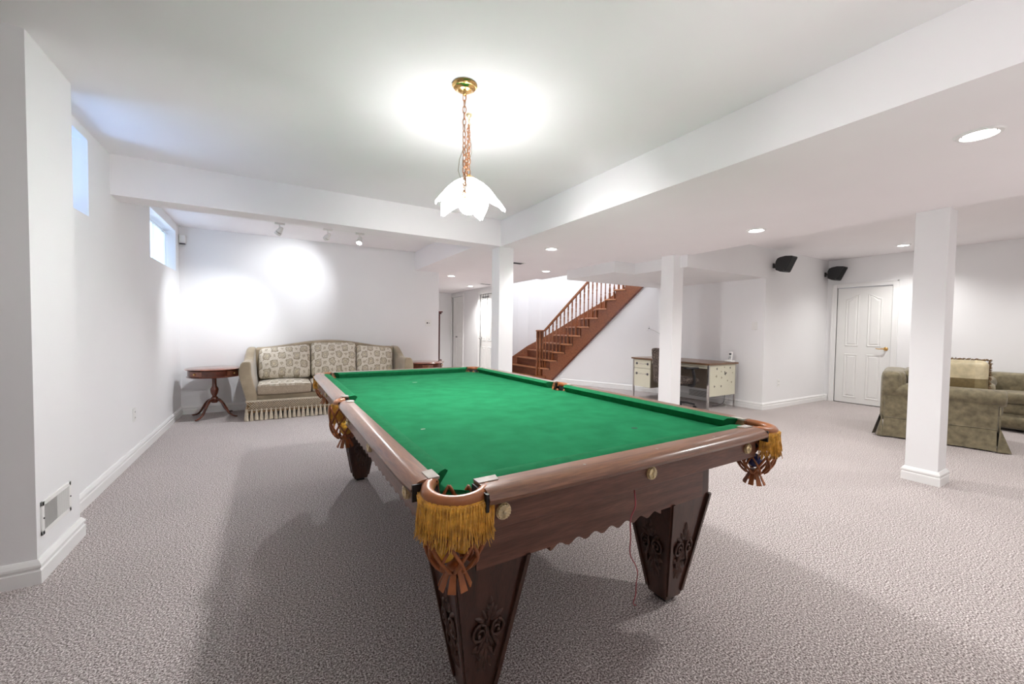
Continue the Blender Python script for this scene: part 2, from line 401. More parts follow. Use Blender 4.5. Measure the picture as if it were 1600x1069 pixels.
# curved outer wall of the stairwell, open to the floor above
FK = [(5.22, 9.07), (5.41, 8.87), (5.63, 8.72), (5.83, 8.40), (5.98, 8.07), (6.11, 7.73), (6.23, 7.40), (6.37, 7.05), (6.50, 6.70), (6.60, 6.38), (6.70, 6.06), (6.78, 5.75), (6.86, 5.45), (6.92, 5.2)]
outer = [(4.36, 7.9)]+FK
off = [(a[0]+.12, a[1]+.10) for a in outer]
struct(MB().prism(outer+off[::-1], 0, 4.4), 'wall_stairwell', 'wall_paint')
uw = MB().box(4.36, 4.48, 6.66, 7.9, HL, 4.4).box(4.53, 4.62, 5.36, 6.66, HL, 4.4).box(4.36, 4.60, 6.60, 6.66, TOP, 4.4).box(4.53, 7.1, 5.30, 5.36, HL+.01, 4.4)
struct(uw, 'wall_upper_stairwell', 'wall_paint')
struct(MB().box(4.2, 7.3, 5.2, 9.4, 4.4, 4.5), 'ceiling_stairwell', 'ceiling_paint')
# wall below the stairs (follows the stringer), then alcove wall and wall by the TV corner
LO = Vector((5.51, 7.37)); LD = Vector((.40654, -.91363)); LN = Vector((.91363, .40654))
def Lp(s, w=0): q = LO+LD*s+LN*w; return (q.x, q.y)
S_BOT = lambda s: s+.148
us = MB().prism_dir([(-.15, 0), (2.30, 0), (2.30, 2.3), (2.15, 2.3)], LO+LN*.03, LD, LN*.10)
struct(us, 'wall_under_stairs', 'wall_paint')
aw = MB().prism([(6.44, 5.30), (6.50, 4.6), (XC, YA+.14), (XC+.15, YA+.14), (6.66, 4.6), (6.56, 5.36)], 0, HB)
struct(aw, 'wall_alcove', 'wall_paint')
DR = (2.467, 3.212); DRH = 2.005
rw = MB().box(XRW, XRW+.15, YREAR-.2, DR[0], 0, TOP).box(XRW, XRW+.15, DR[1], YA+.15, 0, TOP).box(XRW, XRW+.15, DR[0], DR[1], DRH, TOP)
struct(rw, 'wall_right', 'wall_paint')
struct(MB().box(XC, XRW+.15, YA, YA+.15, 0, HB+.001), 'wall_tv_corner', 'wall_paint')

# baseboards: moulded profile swept along a floor polyline (room on the left of the travel direction)
BP = [(0, 0), (.018, 0), (.018, .062), (.013, .068), (.013, .074), (.018, .080), (.018, .090), (.010, .104), (.004, .112), (0, .112)]
def baseboard(name, pts, scale=1.0):
    mb = MB(); P = [Vector(p) for p in pts]; n = len(P); V = []
    closed = (P[0]-P[-1]).length < 1e-6
    if closed: P = P[:-1]; n -= 1
    for i in range(n):
        a = (P[i]-P[i-1]).normalized() if (i > 0 or closed) else None
        b = (P[(i+1) % n]-P[i]).normalized() if (i < n-1 or closed) else None
        if a is None: a = b
        if b is None: b = a
        na, nb = Vector((-a.y, a.x)), Vector((-b.y, b.x)); m = (na+nb).normalized(); k = 1/max(.3, m.dot(na))
        for d, z in BP: V.append((P[i].x+m.x*k*d, P[i].y+m.y*k*d, z*scale))
    q = len(BP); mm = n if closed else n-1
    F = [(i*q+j, i*q+(j+1) % q, ((i+1) % n)*q+(j+1) % q, ((i+1) % n)*q+j) for i in range(mm) for j in range(q)]
    if not closed: F += [tuple(range(q)), tuple((n-1)*q+j for j in range(q-1, -1, -1))]
    mb.add(V, F); return struct(mb, name, 'trim_paint')
baseboard('baseboard_left', [(XE, YB+.13), (XE, YB), (XL, YB), (XL, YS2), (XS, YS2), (XS, YS1), (XREAR, YS1)])
baseboard('baseboard_alcove', [(XRW, DR[1]+.09), (XRW, YA), (XC, YA), (6.50, 4.6), (6.44, 5.30), Lp(-.1, .028)][::1])
baseboard('baseboard_right', [(XRW, YREAR), (XRW, DR[0]-.09)])
baseboard('baseboard_hall', [(4.36, HD[1]+.08), (4.36, BD[0]-.08)])
baseboard('baseboard_hall_end', [(4.36, 10.8), (1.32, 10.8)])

# columns
CS = .198
def column(x, y, label, ztop=HL):
    t = empty('column', (x, y, 0), label, 'column', group='white square columns')
    del t['group']
    MB().box(0, CS, 0, CS, 0, ztop-.0).build('shaft', 'wall_paint', t, bevel=.004)
    mb = MB(); V = []; q = len(BP)
    cs = [(0, 0, -1, -1), (0, CS, -1, 1), (CS, CS, 1, 1), (CS, 0, 1, -1)]
    for cx, cy, sx, sy in cs:
        for d, z in BP: V.append((cx+sx*d, cy+sy*d, z))
    F = [(i*q+j, i*q+(j+1) % q, ((i+1) % 4)*q+(j+1) % q, ((i+1) % 4)*q+j) for i in range(4) for j in range(q)]
    mb.add(V, F).build('column_base', 'trim_paint', t)
    return t
column(2.352, 4.30, 'white square column at the beam end, between sofa wall and stairs')
column(4.49, 3.47, 'white square column in front of the desk and office chair')
column(4.545, .99, 'white square column in front of the green armchair, closest to the camera')

# ------------------------------------------------------------------ windows in the left wall
def window(name, W, curtain):
    y0, y1, z0, z1 = W; xg = XL-(.15 if curtain else .27)
    fr = MB()
    for a, b, c, d in ((y0, y1, z0, z0+.04), (y0, y1, z1-.04, z1), (y0, y0+.04, z0, z1), (y1-.04, y1, z0, z1), ((y0+y1)/2-.02, (y0+y1)/2+.02, z0, z1)):
        fr.box(xg-.03, xg+.02, a, b, c, d)
    o = struct(fr, name, 'trim_paint'); 
    MB().box(xg-.008, xg-.002, y0+.035, y1-.035, z0+.035, z1-.035).build('window_pane', 'window_glass', o)
    if curtain:
        r = MB().tube([(XL-.08, y0+.01, z1-.05), (XL-.08, y1-.01, z1-.05)], .006, 8).build('curtain_rod', 'plastic_white', o)
        def f(u, v): yy = y0+.02+(y1-y0-.04)*u; return (XL-.10+.012*math.sin(u*70)*(.4+.6*v), yy, z1-.05-(z1-z0-.09)*v)
        MB().grid(f, 90, 8).build('sheer_curtain', 'sheer_cloth', o, smooth=True)
window('window_1', W1, False); window('window_2', W2, True)

# ------------------------------------------------------------------ doors
def panel_door(name, mat, along, y0, y1, h, xw, arch=True, rows=((.10, .86), (.99, 1.88)), handle='lever'):
    """door leaf in a wall at x = xw facing -x, spanning y0..y1"""
    t = MB().box(xw+.012, xw+.05, y0+.004, y1-.004, .012, h-.004)
    o = struct(t, name, mat)
    # casing
    cw = .075
    for i, (a, b, c, d) in enumerate(((y0-cw, y0, 0, h+cw), (y1, y1+cw, 0, h+cw), (y0, y1, h, h+cw))):
        MB().box(xw-.018, xw+.03, a, b, c, d).build('door_casing', 'trim_paint', o, bevel=.005)
        if i < 2: MB().box(xw-.026, xw-.016, (a if i == 0 else b-.022), (a+.022 if i == 0 else b), c, d).build('casing_moulding', 'trim_paint', o, bevel=.003)
        else: MB().box(xw-.026, xw-.016, a-cw, b+cw, d-.022, d).build('casing_moulding', 'trim_paint', o, bevel=.003)
    W_ = y1-y0; pw = (W_-.36*W_/.75)/2; m0 = .125*W_/.75
    cols = [(y0+m0, y0+m0+pw), (y1-m0-pw, y1-m0)]
    for za, zb in rows:
        for k, (ya, yb) in enumerate(cols):
            top = arch and zb == rows[-1][1]
            def outline(ins):
                pts = [(ya+ins, za+ins), (yb-ins, za+ins)]
                if top:
                    # arch rises towards the middle of the door
                    for i in range(9):
                        u = i/8; yy = yb-ins+(ya-yb+2*ins)*u
                        towards = (u if k == 1 else 1-u)
                        s_ = .5-.5*math.cos(PI*min(1, max(0, (towards if k == 1 else towards))))
                        pts.append((yy, zb-ins-.075+.075*s_))
                else: pts += [(yb-ins, zb-ins), (ya+ins, zb-ins)]
                return pts
            A, B_, C_ = outline(0), outline(.014), outline(.05)
            n = len(A); x0 = xw+.012
            v = [(x0, *p) for p in A]+[(x0-.009, *p) for p in B_]+[(x0-.001, *p) for p in outline(.026)]+[(x0-.001, *p) for p in outline(.034)]+[(x0-.008, *p) for p in C_]
            f = [(r*n+i, r*n+(i+1) % n, (r+1)*n+(i+1) % n, (r+1)*n+i) for r in range(4) for i in range(n)]+[tuple(4*n+i for i in range(n))]
            MB().add(v, f).build('door_panel', mat, o)
    MB().box(xw+.01, xw+.05, y0, y1, 0, .012).build('threshold_gap', 'door_gap', o)
    return o
d1 = panel_door('door_1', 'door_paint', 'y', DR[0], DR[1], DRH, XRW)
hy = DR[0]+.065
MB().lathe([(.0, 0), (.030, 0), (.030, .006), (.024, .012), (.012, .016), (.012, .045), (.0, .045)], seg=16).xf(Matrix.Translation((XRW+.012, hy, .965)) @ Matrix.Rotation(-PI/2, 4, 'Y')).build('rose', 'brass', d1, smooth='auto')
MB().tube([(XRW-.035, hy, .965), (XRW-.04, hy+.03, .967), (XRW-.04, hy+.07, .962), (XRW-.037, hy+.115, .968)], [.012, .010, .008, .007], 8).build('lever_handle', 'brass', d1, smooth=True)
d2 = panel_door('door_2', 'door_paint', 'y', HD[0], HD[1], HDH, 4.36, arch=False, rows=((.14, .78), (.92, 1.42), (1.52, 1.92)))
MB().lathe([(0, 0), (.028, 0), (.028, .008), (.01, .012), (.01, .03), (.024, .04), (.027, .055), (.018, .068), (0, .07)], seg=14).xf(Matrix.Translation((4.372, HD[1]-.07, .98)) @ Matrix.Rotation(-PI/2, 4, 'Y')).build('door_knob', 'chrome', d2, smooth='auto')
MB().box(4.352, 4.37, HD[1]-.075, HD[1]-.055, .80, .94).build('keyhole_plate', 'chrome', d2)
hk = MB()
for yy in (8.50, 8.62, 8.74):
    hk.tube([(4.36, yy, 2.04), (4.345, yy, 2.04), (4.345, yy, 1.93), (4.325, yy, 1.915), (4.318, yy, 1.94)], .005, 6)
hk.box(4.342, 4.347, 8.45, 8.80, 1.965, 1.985); hk.tube([(4.34, 8.50, 1.93), (4.33, 8.50, 1.72)], .007, 6)
tag(hk.build('door_hook_rack', 'steel_dark'), 'dark metal over-door hook rack on the hall door top', 'hook')
d3 = struct(MB().box(4.372, 4.40, BD[0]+.004, BD[1]-.004, .012, 2.085), 'door_3', 'door_paint')
for a, b, c, d in ((BD[0]-.07, BD[0], 0, 2.16), (BD[1], BD[1]+.07, 0, 2.16), (BD[0], BD[1], 2.09, 2.16)):
    MB().box(4.342, 4.39, a, b, c, d).build('door_casing', 'trim_paint', d3, bevel=.004)
for a in (BD[0]+.06, BD[0]+.42):
    for za, zb in ((.15, .95), (1.1, 1.95)):
        MB().box(4.364, 4.373, a, a+.25, za, zb).build('door_panel', 'door_paint', d3, bevel=.006)
MB().lathe([(0, 0), (.012, 0), (.010, .02), (.018, .03), (.016, .04), (0, .044)], seg=10).xf(Matrix.Translation((4.372, BD[0]+.40, .98)) @ Matrix.Rotation(-PI/2, 4, 'Y')).build('door_knob', 'steel_dark', d3, smooth='auto')

# ------------------------------------------------------------------ recessed lights and other ceiling pieces
def pot(x, y, z, label, power=29, main=True):
    t = empty('recessed_light', (x, y, z), label, 'ceiling light', group=None)
    MB().lathe([(.058, .03), (.060, -.002), (.068, -.010), (.082, -.008), (.088, -.001), (.088, .0), (.06, .0)], seg=28).build('trim_ring', 'trim_paint', t, smooth='auto')
    MB().lathe([(.060, .0015), (.045, -.004), (.02, -.007), (0, -.008)], seg=24).build('lamp_lens', 'pot_glow', t, smooth=True)
    light('pot_beam', 'SPOT', (x, y, z-.03), power, (1, .985, .965), .05, (x, y, 0), 138, .9)
pot(3.017, .57, HL, 'large recessed light in soffit near the top right of the frame')
pot(4.06, 2.2, HL, 'recessed light in the soffit above the desk-side column')
pot(2.95, 4.06, HL, 'recessed light in the soffit just right of the beam-end column')
pot(4.0, 5.65, HL, 'small recessed light before the stairwell opening')
pot(2.893, 7.197, HL, 'recessed light at the mouth of the hall beside the sofa wall end', 55)
pot(3.956, 8.644, HL, 'farthest small recessed light, deep in the hall by its door', 45)
pot(7.893, 2.183, H-.01, 'recessed light in the raised ceiling before the panel door', 30)
for (x, y, z) in ((5.7, 2.25, H-.01), (5.8, .4, H-.01), (7.9, .3, H-.01)):
    light('pot_beam', 'SPOT', (x, y, z-.03), 26, (1, .985, .965), .05, (x, y, 0), 138, .9)
for (x, y, z) in ((3.0, -2.4, HL), (4.06, -1.2, HL)):  # unseen rear ceiling spots without fittings, added to lift the overall brightness
    light('pot_beam', 'SPOT', (x, y, z-.03), 10 if y > -2 else 8, (1, .985, .965), .05, (x, y, 0), 138, .9)

def ceil_vent(x, y, lx, ly, label):
    t = empty('ceiling_vent', (x, y, HL), label, 'vent')
    MB().box(-lx/2, lx/2, -ly/2, ly/2, -.003, -.0005).build('backing', 'slot_dark', t)
    f = MB().box(-lx/2-.015, lx/2+.015, -ly/2-.015, -ly/2, -.007, -.0005).box(-lx/2-.015, lx/2+.015, ly/2, ly/2+.015, -.007, -.0005)
    f.box(-lx/2-.015, -lx/2, -ly/2, ly/2, -.007, -.0005).box(lx/2, lx/2+.015, -ly/2, ly/2, -.007, -.0005)
    f.build('frame', 'trim_paint', t)
    for i in range(5): MB().box(-lx/2, lx/2, -ly/2+ly*(i+.5)/5-.003, -ly/2+ly*(i+.5)/5+.003, -.006, -.003).build('slat', 'steel_dark', t)
ceil_vent(3.10, 5.22, .30, .13, 'dark-slotted air vent in the soffit behind the beam-end column')
ceil_vent(4.05, 8.05, .25, .11, 'small dim air vent in the hall ceiling')

# ------------------------------------------------------------------ small wall fittings
def plate(name, loc, face, label, cat, w=.075, h=.118, kind='outlet'):
    """wall plate; face = outward normal"""
    t = empty(name, loc, label, cat)
    t.rotation_euler = Vector((face[0], face[1], 0)).to_track_quat('-Y', 'Z').to_euler() if False else (0, 0, math.atan2(face[1], face[0])+PI/2)
    MB().box(-w/2, w/2, -.007, 0, -h/2, h/2).build('cover_plate', 'plastic_white', t, bevel=.003)
    if kind == 'outlet':
        for dz in (-.026, .026):
            MB().box(-.017, .017, -.010, -.006, dz-.016, dz+.016).build('socket', 'plastic_white', t, bevel=.003)
            s = MB().box(-.009, -.006, -.0108, -.0098, dz-.006, dz+.006).box(.006, .009, -.0108, -.0098, dz-.006, dz+.006); s.build('slot', 'slot_dark', t)
    elif kind == 'switch':
        MB().box(-.017, .017, -.012, -.006, -.033, .033).build('rocker', 'plastic_white', t, bevel=.003)
    elif kind == 'dual':
        MB().box(-.028, -.006, -.012, -.006, -.012, .012).build('toggle', 'slot_dark', t); MB().lathe([(0, 0), (.006, 0), (.006, .01), (0, .01)], seg=8).xf(Matrix.Translation((.018, -.006, -.002)) @ Matrix.Rotation(PI/2, 4, 'X')).build('screw', 'slot_dark', t)
    return t
plate('wall_outlet', (XL, 4.786, .40), (1, 0), 'white outlet plate low on the long left wall', 'outlet')
plate('wall_switch', (2.34, YB, 1.30), (0, -1), 'double switch plate on the sofa wall near its right end', 'switch', w=.11, kind='dual')
plate('wall_switch', (6.518, 3.51, 1.31), (-1, 0), 'white switch plate above the phone end of the desk', 'switch', w=.09, kind='switch')
plate('wall_outlet', (6.98, YA, .40), (0, -1), 'white outlet plate between the desk alcove and the panel door', 'outlet')
plate('wall_switch', (3.95, 10.8, 1.3), (0, -1), 'faint switch plate on the far hall wall', 'switch', kind='switch')
t = empty('motion_sensor', (-1.05, YB, 2.35), 'small white motion sensor in the corner above the sofa wall', 'sensor')
MB().rbox((.0, -.035, 0), (.075, .07, .12), .02, 4).build('housing', 'plastic_white', t, smooth=True)
MB().box(-.025, .025, -.073, -.067, -.035, .01).build('sensor_window', 'plastic_white', t, bevel=.004)
MB().box(-.03, .03, -.06, -.01, -.068, -.058).build('sensor_foot', 'steel_dark', t)

# register on the chase
t = empty('wall_register', (XS, 2.80, .21), 'white slatted air register low on the near left wall chase', 'vent')
y0, y1, z0, z1 = -.075, .235, -.005, .155
f = MB()
for a, b, c, d in ((y0, y1, z0, z0+.022), (y0, y1, z1-.022, z1), (y0, y0+.022, z0, z1), (y1-.022, y1, z0, z1)): f.box(0, .008, a, b, c, d)
f.build('frame', 'plastic_white', t, bevel=.002)
MB().box(.0005, .002, y0+.02, y1-.02, z0+.02, z1-.02).build('duct_opening', 'slot_dark', t)
n = 24
for i in range(n):
    yy = y0+.024+(y1-y0-.048)*(i+.5)/n
    tilt = -.001 if i < n/2 else .003
    MB().add([(.002, yy-.001, z0+.022), (.008, yy+tilt-.001, z0+.022), (.008, yy+tilt+.001, z0+.022), (.002, yy+.001, z0+.022),
              (.002, yy-.001, z1-.022), (.008, yy+tilt-.001, z1-.022), (.008, yy+tilt+.001, z1-.022), (.002, yy+.001, z1-.022)],
             [(0, 1, 2, 3), (7, 6, 5, 4), (0, 4, 5, 1), (1, 5, 6, 2), (2, 6, 7, 3), (3, 7, 4, 0)]).build('slat', 'plastic_white', t)
for yy in (y0+.011, y1-.011): MB().lathe([(0, 0), (.004, 0), (.004, .003), (0, .003)], seg=8).xf(Matrix.Translation((.008, yy, .075)) @ Matrix.Rotation(PI/2, 4, 'Y')).build('screw', 'slot_dark', t)
# register in the alcove baseboard behind the desk
t = empty('floor_register', (6.497, 4.42, 0.03), 'pale air register at floor level behind the desk', 'vent')
MB().box(-.012, -.004, -.20, .20, .02, .15).build('frame', 'plastic_white', t, bevel=.002)
for i in range(8): MB().box(-.016, -.012, -.19, .19, .032+i*.014, .037+i*.014).build('slat', 'slot_dark', t)

# ------------------------------------------------------------------ track lights
t = empty('track_light', (.52, 5.85, H), 'white ceiling track with three spotlight heads over the sofa', 'track light')
MB().box(-.62, 1.0, -.017, .017, -.018, 0).build('track', 'plastic_white', t, bevel=.002)
def head(x, tx, ty, tz, power, ang):
    h = MB().box(x-.055, x+.055, -.022, .022, -.045, -.016); a = h.build('adapter', 'plastic_white', t, bevel=.003)
    MB().tube([(x, 0, -.04), (x+.0, 0, -.075)], .008, 8).build('stem', 'plastic_white', a)
    d = (Vector((tx, ty, tz))-Vector((.52+x, 5.85, H-.12))).normalized(); q = d.to_track_quat('Z', 'Y').to_matrix().to_4x4()
    mt = Matrix.Translation((x, 0, -.115)) @ q
    MB().lathe([(0, -.05), (.020, -.048), (.028, -.03), (.030, 0), (.034, .02), (.038, .055), (.036, .058), (.030, .03), (0, .028)], seg=18).xf(mt).build('spot_head', 'plastic_white', a, smooth='auto')
    MB().lathe([(.0305, .02), (.036, .021), (.036, .027), (.0305, .028)], seg=18).xf(mt).build('cooling_ring', 'chrome', a)
    MB().lathe([(0, .036), (.030, .036), (.030, .039), (0, .039)], seg=18).xf(mt).build('spot_lens', 'pot_glow', a)
    p = Vector((.52+x, 5.85, H-.115))+d*.065
    light('track_beam', 'SPOT', p, power, (.93, .96, 1), .02, (tx, ty, tz), ang, 1.0)
head(-.46, -.98, 6.75, .75, 34, 80)
head(.09, .16, 6.89, 1.86, 16, 80)
head(.49, .35, 4.6, .0, 46, 100)
t2 = MB().rbox((0, 0, -.02), (.03, .03, .04), .01, 3); tag(t2.build('ceiling_hook', 'chrome', loc=(.33, 5.6, H)), 'tiny metal hook in the ceiling between two track heads', 'hook')

# ------------------------------------------------------------------ pendant lamp over the pool table
PX, PY = 1.035, 2.30
t = empty('pendant_lamp', (0.887, 2.036, H), 'brass swag pendant with white glass petal shade over the pool table', 'pendant lamp')
Q = lambda x, y, z: (x-.887, y-2.036, z-H)
MB().lathe([(0, 0), (.066, 0), (.068, -.006), (.060, -.012), (.058, -.018), (.040, -.024), (.036, -.030), (.016, -.034), (.012, -.048), (.008, -.055), (0, -.056)], seg=32).build('canopy', 'brass', t, smooth='auto')
def chain(pts, name):
    mb = MB(); P = [Vector(p) for p in pts]; L_ = [0]
    for a, b in zip(P, P[1:]): L_.append(L_[-1]+(b-a).length)
    tot = L_[-1]; n = max(2, int(tot/.031)); 
    def at(s):
        for i in range(len(P)-1):
            if s <= L_[i+1] or i == len(P)-2: return P[i].lerp(P[i+1], (s-L_[i])/max(1e-6, L_[i+1]-L_[i]))
    for i in range(n):
        c = at((i+.5)*tot/n); d = (at(min(tot, (i+1)*tot/n))-at(i*tot/n)).normalized()
        q = d.to_track_quat('Z', 'Y').to_matrix().to_4x4() @ Matrix.Rotation((i % 2)*PI/2+.4, 4, 'Z')
        ring = [Vector((.0098*math.cos(a), 0, .0205*math.sin(a))) for a in [2*PI*k/12 for k in range(12)]]
        mb.tube([Matrix.Translation(c) @ q @ r for r in ring], .0027, 5, closed=True)
    return mb.build(name, 'chain_copper', t, smooth=True)
ch = [Q(.887, 2.036, 2.47), Q(.890, 2.045, 2.30), Q(.895, 2.05, 2.10), Q(.900, 2.06, 1.955), Q(.905, 2.07, 1.925), Q(.915, 2.09, 1.95), Q(.94, 2.13, 2.10), Q(.99, 2.22, 2.25), Q(1.025, 2.29, 2.455)]
chain(ch, 'swag_chain')
chain([Q(1.03, 2.296, 2.455), Q(1.034, 2.298, 2.30), Q(PX, PY, 2.155)], 'drop_chain')
def wob(pts, amp, n=30, f=9):
    P = [Vector(p) for p in pts]; out = []
    for i in range(n+1):
        s = i/n*(len(P)-1); k = min(int(s), len(P)-2); p = P[k].lerp(P[k+1], s-k)
        out.append(p+Vector((amp*math.sin(f*s+1), amp*math.cos(f*.8*s), 0)))
    return out
MB().tube(wob(ch, .010, 60, 5), .0022, 5).build('lamp_cord', 'cord_beige', t, smooth=True)
MB().tube([Q(.893, 2.05, 2.20), Q(.862, 2.04, 2.12), Q(.855, 2.04, 2.06), Q(.88, 2.05, 2.01), Q(.90, 2.06, 1.99)], .002, 5).build('cord_loop', 'cord_beige', t, smooth=True)
MB().tube([Q(1.034, 2.298, 2.40), Q(1.055, 2.31, 2.35), Q(1.057, 2.31, 2.30), Q(1.036, 2.30, 2.24)], .002, 5).build('cord_loop', 'cord_beige', t, smooth=True)
MB().lathe([(0, 0), (.020, 0), (.020, -.006), (.014, -.014), (.006, -.018), (.005, -.05), (0, -.052)], (1.03-.887, 2.296-2.036, 0), 16).build('ceiling_hook', 'brass_old', t, smooth='auto')
MB().tube([Q(1.03, 2.296, 2.475), Q(1.043, 2.296, 2.462), Q(1.03, 2.296, 2.448), Q(1.02, 2.296, 2.458)], .003, 6).build('hook_curl', 'brass_old', t, smooth=True)
ps = Q(PX, PY, 0)
MB().lathe([(.0, 2.16), (.010, 2.158), (.012, 2.145), (.040, 2.138), (.048, 2.125), (.050, 2.105), (.044, 2.10), (0, 2.10)], (ps[0], ps[1], -H), 24).build('shade_fitter', 'brass', t, smooth='auto')
def petal_fn(a0, wdt, droop, L0):
    def f(u, v):
        t_ = 2*u-1; r = .035+(L0-.035)*v
        hw_ = wdt*math.sin(PI*min(1, .16+.815*v))**.62
        z = 2.132-droop*(v**1.12)+.020*math.sin(PI*v)-.030*abs(t_)**2*math.sin(PI*min(1, .1+v))+.006*math.sin(t_*6+v*9)*v
        r -= .018*t_*t_
        return (ps[0]+r*math.cos(a0)-t_*hw_*math.sin(a0), ps[1]+r*math.sin(a0)+t_*hw_*math.cos(a0), z-H)
    return f
for k in range(5):
    a0 = math.radians(-28+72*k); mb = MB(); fn = petal_fn(a0, .090, .185, .228)
    mb.grid(fn, 14, 12); n0 = len(mb.v)
    vs = [(p[0], p[1], p[2]-.005) for p in mb.v]; fs = [tuple(reversed(f)) for f in mb.f]; mb.add(vs, fs)
    W_ = 15
    rim = [i for i in range(W_)]+[j*W_+14 for j in range(1, 13)]+[12*W_+i for i in range(13, -1, -1)]+[j*W_ for j in range(11, 0, -1)]
    mb.f += [(rim[i], rim[(i+1) % len(rim)], rim[(i+1) % len(rim)]+n0, rim[i]+n0) for i in range(len(rim))]; mb.m += [0]*len(rim)
    mb.build('petal', 'petal_glass', t, smooth='auto', angle=60)
gl = MB().lathe([(.0, .06)]+[(.06*math.sin(a), .06*math.cos(a)) for a in [PI*i/14 for i in range(1, 14)]]+[(0, -.06)], (ps[0], ps[1], 1.975-H), 24).build('globe_bulb', 'globe_glow', t, smooth=True)
MB().lathe([(.018, 2.10), (.018, 2.03), (.0, 2.03)], (ps[0], ps[1], -H), 14).build('lamp_socket', 'plastic_white', t, smooth='auto')
#PART2
# ------------------------------------------------------------------ staircase
st = empty('staircase', (5.51, 7.37, 0), 'curved oak open-sided staircase with turned balusters rising to the floor above', 'staircase')
def sloc(mb):
    mb.v = [(v[0]-5.51, v[1]-7.37, v[2]) for v in mb.v]; return mb
ZK = lambda k: .125+.1935*k
BK = lambda k: ZK(k)-.455
NS = 14
top_pts = []
for k in range(NS):
    b0 = BK(k-1) if k else -.42
    top_pts += [(b0, ZK(k)-.032), (BK(k), ZK(k)-.032)]
poly = [(-.42, 0), (-.148, 0), (BK(NS-1), S_BOT(BK(NS-1)))]+top_pts[::-1]
sloc(MB().prism_dir(poly, LO, LD, LN*.035)).build('stringer', 'oak_dark', st)
sloc(MB().prism_dir([(-.148, 0), (-.10, 0), (2.30, 2.40), (2.28, 2.43)], LO-LN*.008, LD, LN*.012)).build('stringer_edge_moulding', 'mahogany', st)
def far(k, t=0): a, b = Vector(FK[max(0, min(len(FK)-1, k))]), Vector(FK[max(0, min(len(FK)-1, k+1))]); return a.lerp(b, t)
for k in range(NS):
    n0, n1 = BK(k)-.245, BK(k)+.005
    if k == 0: n0 -= .10
    A, B_ = Vector(Lp(n0, -.034)), Vector(Lp(n1, -.034)); Cc = far(k); D = far(k-1) if k else Vector((5.03, 9.2))
    D = Cc+(D-Cc)*1.12
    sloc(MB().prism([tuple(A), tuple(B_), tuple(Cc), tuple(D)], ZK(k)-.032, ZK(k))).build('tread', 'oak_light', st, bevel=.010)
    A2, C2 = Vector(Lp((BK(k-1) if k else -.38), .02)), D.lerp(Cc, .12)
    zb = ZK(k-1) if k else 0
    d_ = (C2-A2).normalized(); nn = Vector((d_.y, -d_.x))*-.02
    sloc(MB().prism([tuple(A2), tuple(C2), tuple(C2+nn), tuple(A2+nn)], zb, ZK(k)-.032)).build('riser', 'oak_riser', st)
# skirt board on the outer wall
V = []; pts = [(Vector((5.03, 9.28)), .10)]+[(far(k), ZK(k)) for k in range(NS)]
for p, z in pts:
    q = p+Vector((-.02, -.008))
    V += [(q.x, q.y, max(0, z-.25)), (q.x, q.y, z+.27), (q.x+.03, q.y+.02, z+.27), (q.x+.03, q.y+.02, max(0, z-.25))]
sk = MB().add(V, [(i*4+j, i*4+(j+1) % 4, (i+1)*4+(j+1) % 4, (i+1)*4+j) for i in range(len(pts)-1) for j in range(4)]+[(0, 1, 2, 3), tuple(len(V)-4+j for j in (3, 2, 1, 0))])
sloc(sk).build('skirt_board', 'oak_dark', st)
# balusters: turned, square foot block
def bal_prof(L):
    return [(.016, .0), (.0175, .008), (.012, .020), (.018, .034), (.0205, .060), (.019, .10), (.013, .155), (.010, .19), (.016, .20), (.016, .215), (.0115, .225), (.012, L*.52), (.0165, L*.53), (.0165, L*.55), (.0115, L*.56), (.017, L*.70), (.0185, L*.78), (.012, L*.80), (.012, L*.82), (.017, L*.83), (.017, L)]
def rail_z(s): return s+1.515
RW = .06
bl = MB()
LBAL = 1.0
bl.box(-.0165, .0165, -.0165, .0165, 0, .15)
bl.lathe([(r, .15+z*(LBAL-.15)/.95) for r, z in bal_prof(.95)], seg=8)
b0 = None
for k in range(1, NS-1):
    for dt in (.165, .068):
        s = BK(k)-dt; q = Lp(s, RW); L_ = rail_z(s)-.02-ZK(k)
        if b0 is None: b0 = bl.build('baluster', 'oak_Z', st, smooth='auto'); o = b0
        else: o = b0.copy(); C.objects.link(o); o.parent = st
        o.location = (q[0]-5.51, q[1]-7.37, ZK(k)); o.scale = (1, 1, L_/LBAL)
rp = []
for s, z in ((-.33, 1.185), (-.25, 1.26), (-.12, rail_z(-.12)), (.5, rail_z(.5)), (1.2, rail_z(1.2)), (2.1, rail_z(2.1))):
    q = Lp(s, RW); rp.append((q[0], q[1], z))
rl = MB()
for i in range(len(rp)-1):
    a, b = Vector(rp[i]), Vector(rp[i+1]); d = (b-a).normalized(); sd = Vector((LN.x, LN.y, 0)); u_ = sd.cross(d).normalized()
    if u_.z < 0: u_ = -u_
    prof = [(-.028, -.022), (.028, -.022), (.030, .0), (.024, .018), (.008, .026), (-.008, .026), (-.024, .018), (-.030, 0)]
    v = [a+sd*x+u_*y for x, y in prof]+[b+sd*x+u_*y for x, y in prof]
    rl.add(v, [(j, (j+1) % 8, 8+(j+1) % 8, 8+j) for j in range(8)]+[tuple(range(8)), tuple(range(15, 7, -1))])
sloc(rl).build('handrail', 'oak_X', st, smooth='auto')
vc = Lp(-.44, RW-.02)
sloc(MB().lathe([(0, 1.165), (.098, 1.165), (.106, 1.178), (.10, 1.195), (.08, 1.203), (0, 1.205)], (vc[0], vc[1], 0), 28)).build('volute_cap', 'oak_X', st, smooth='auto')
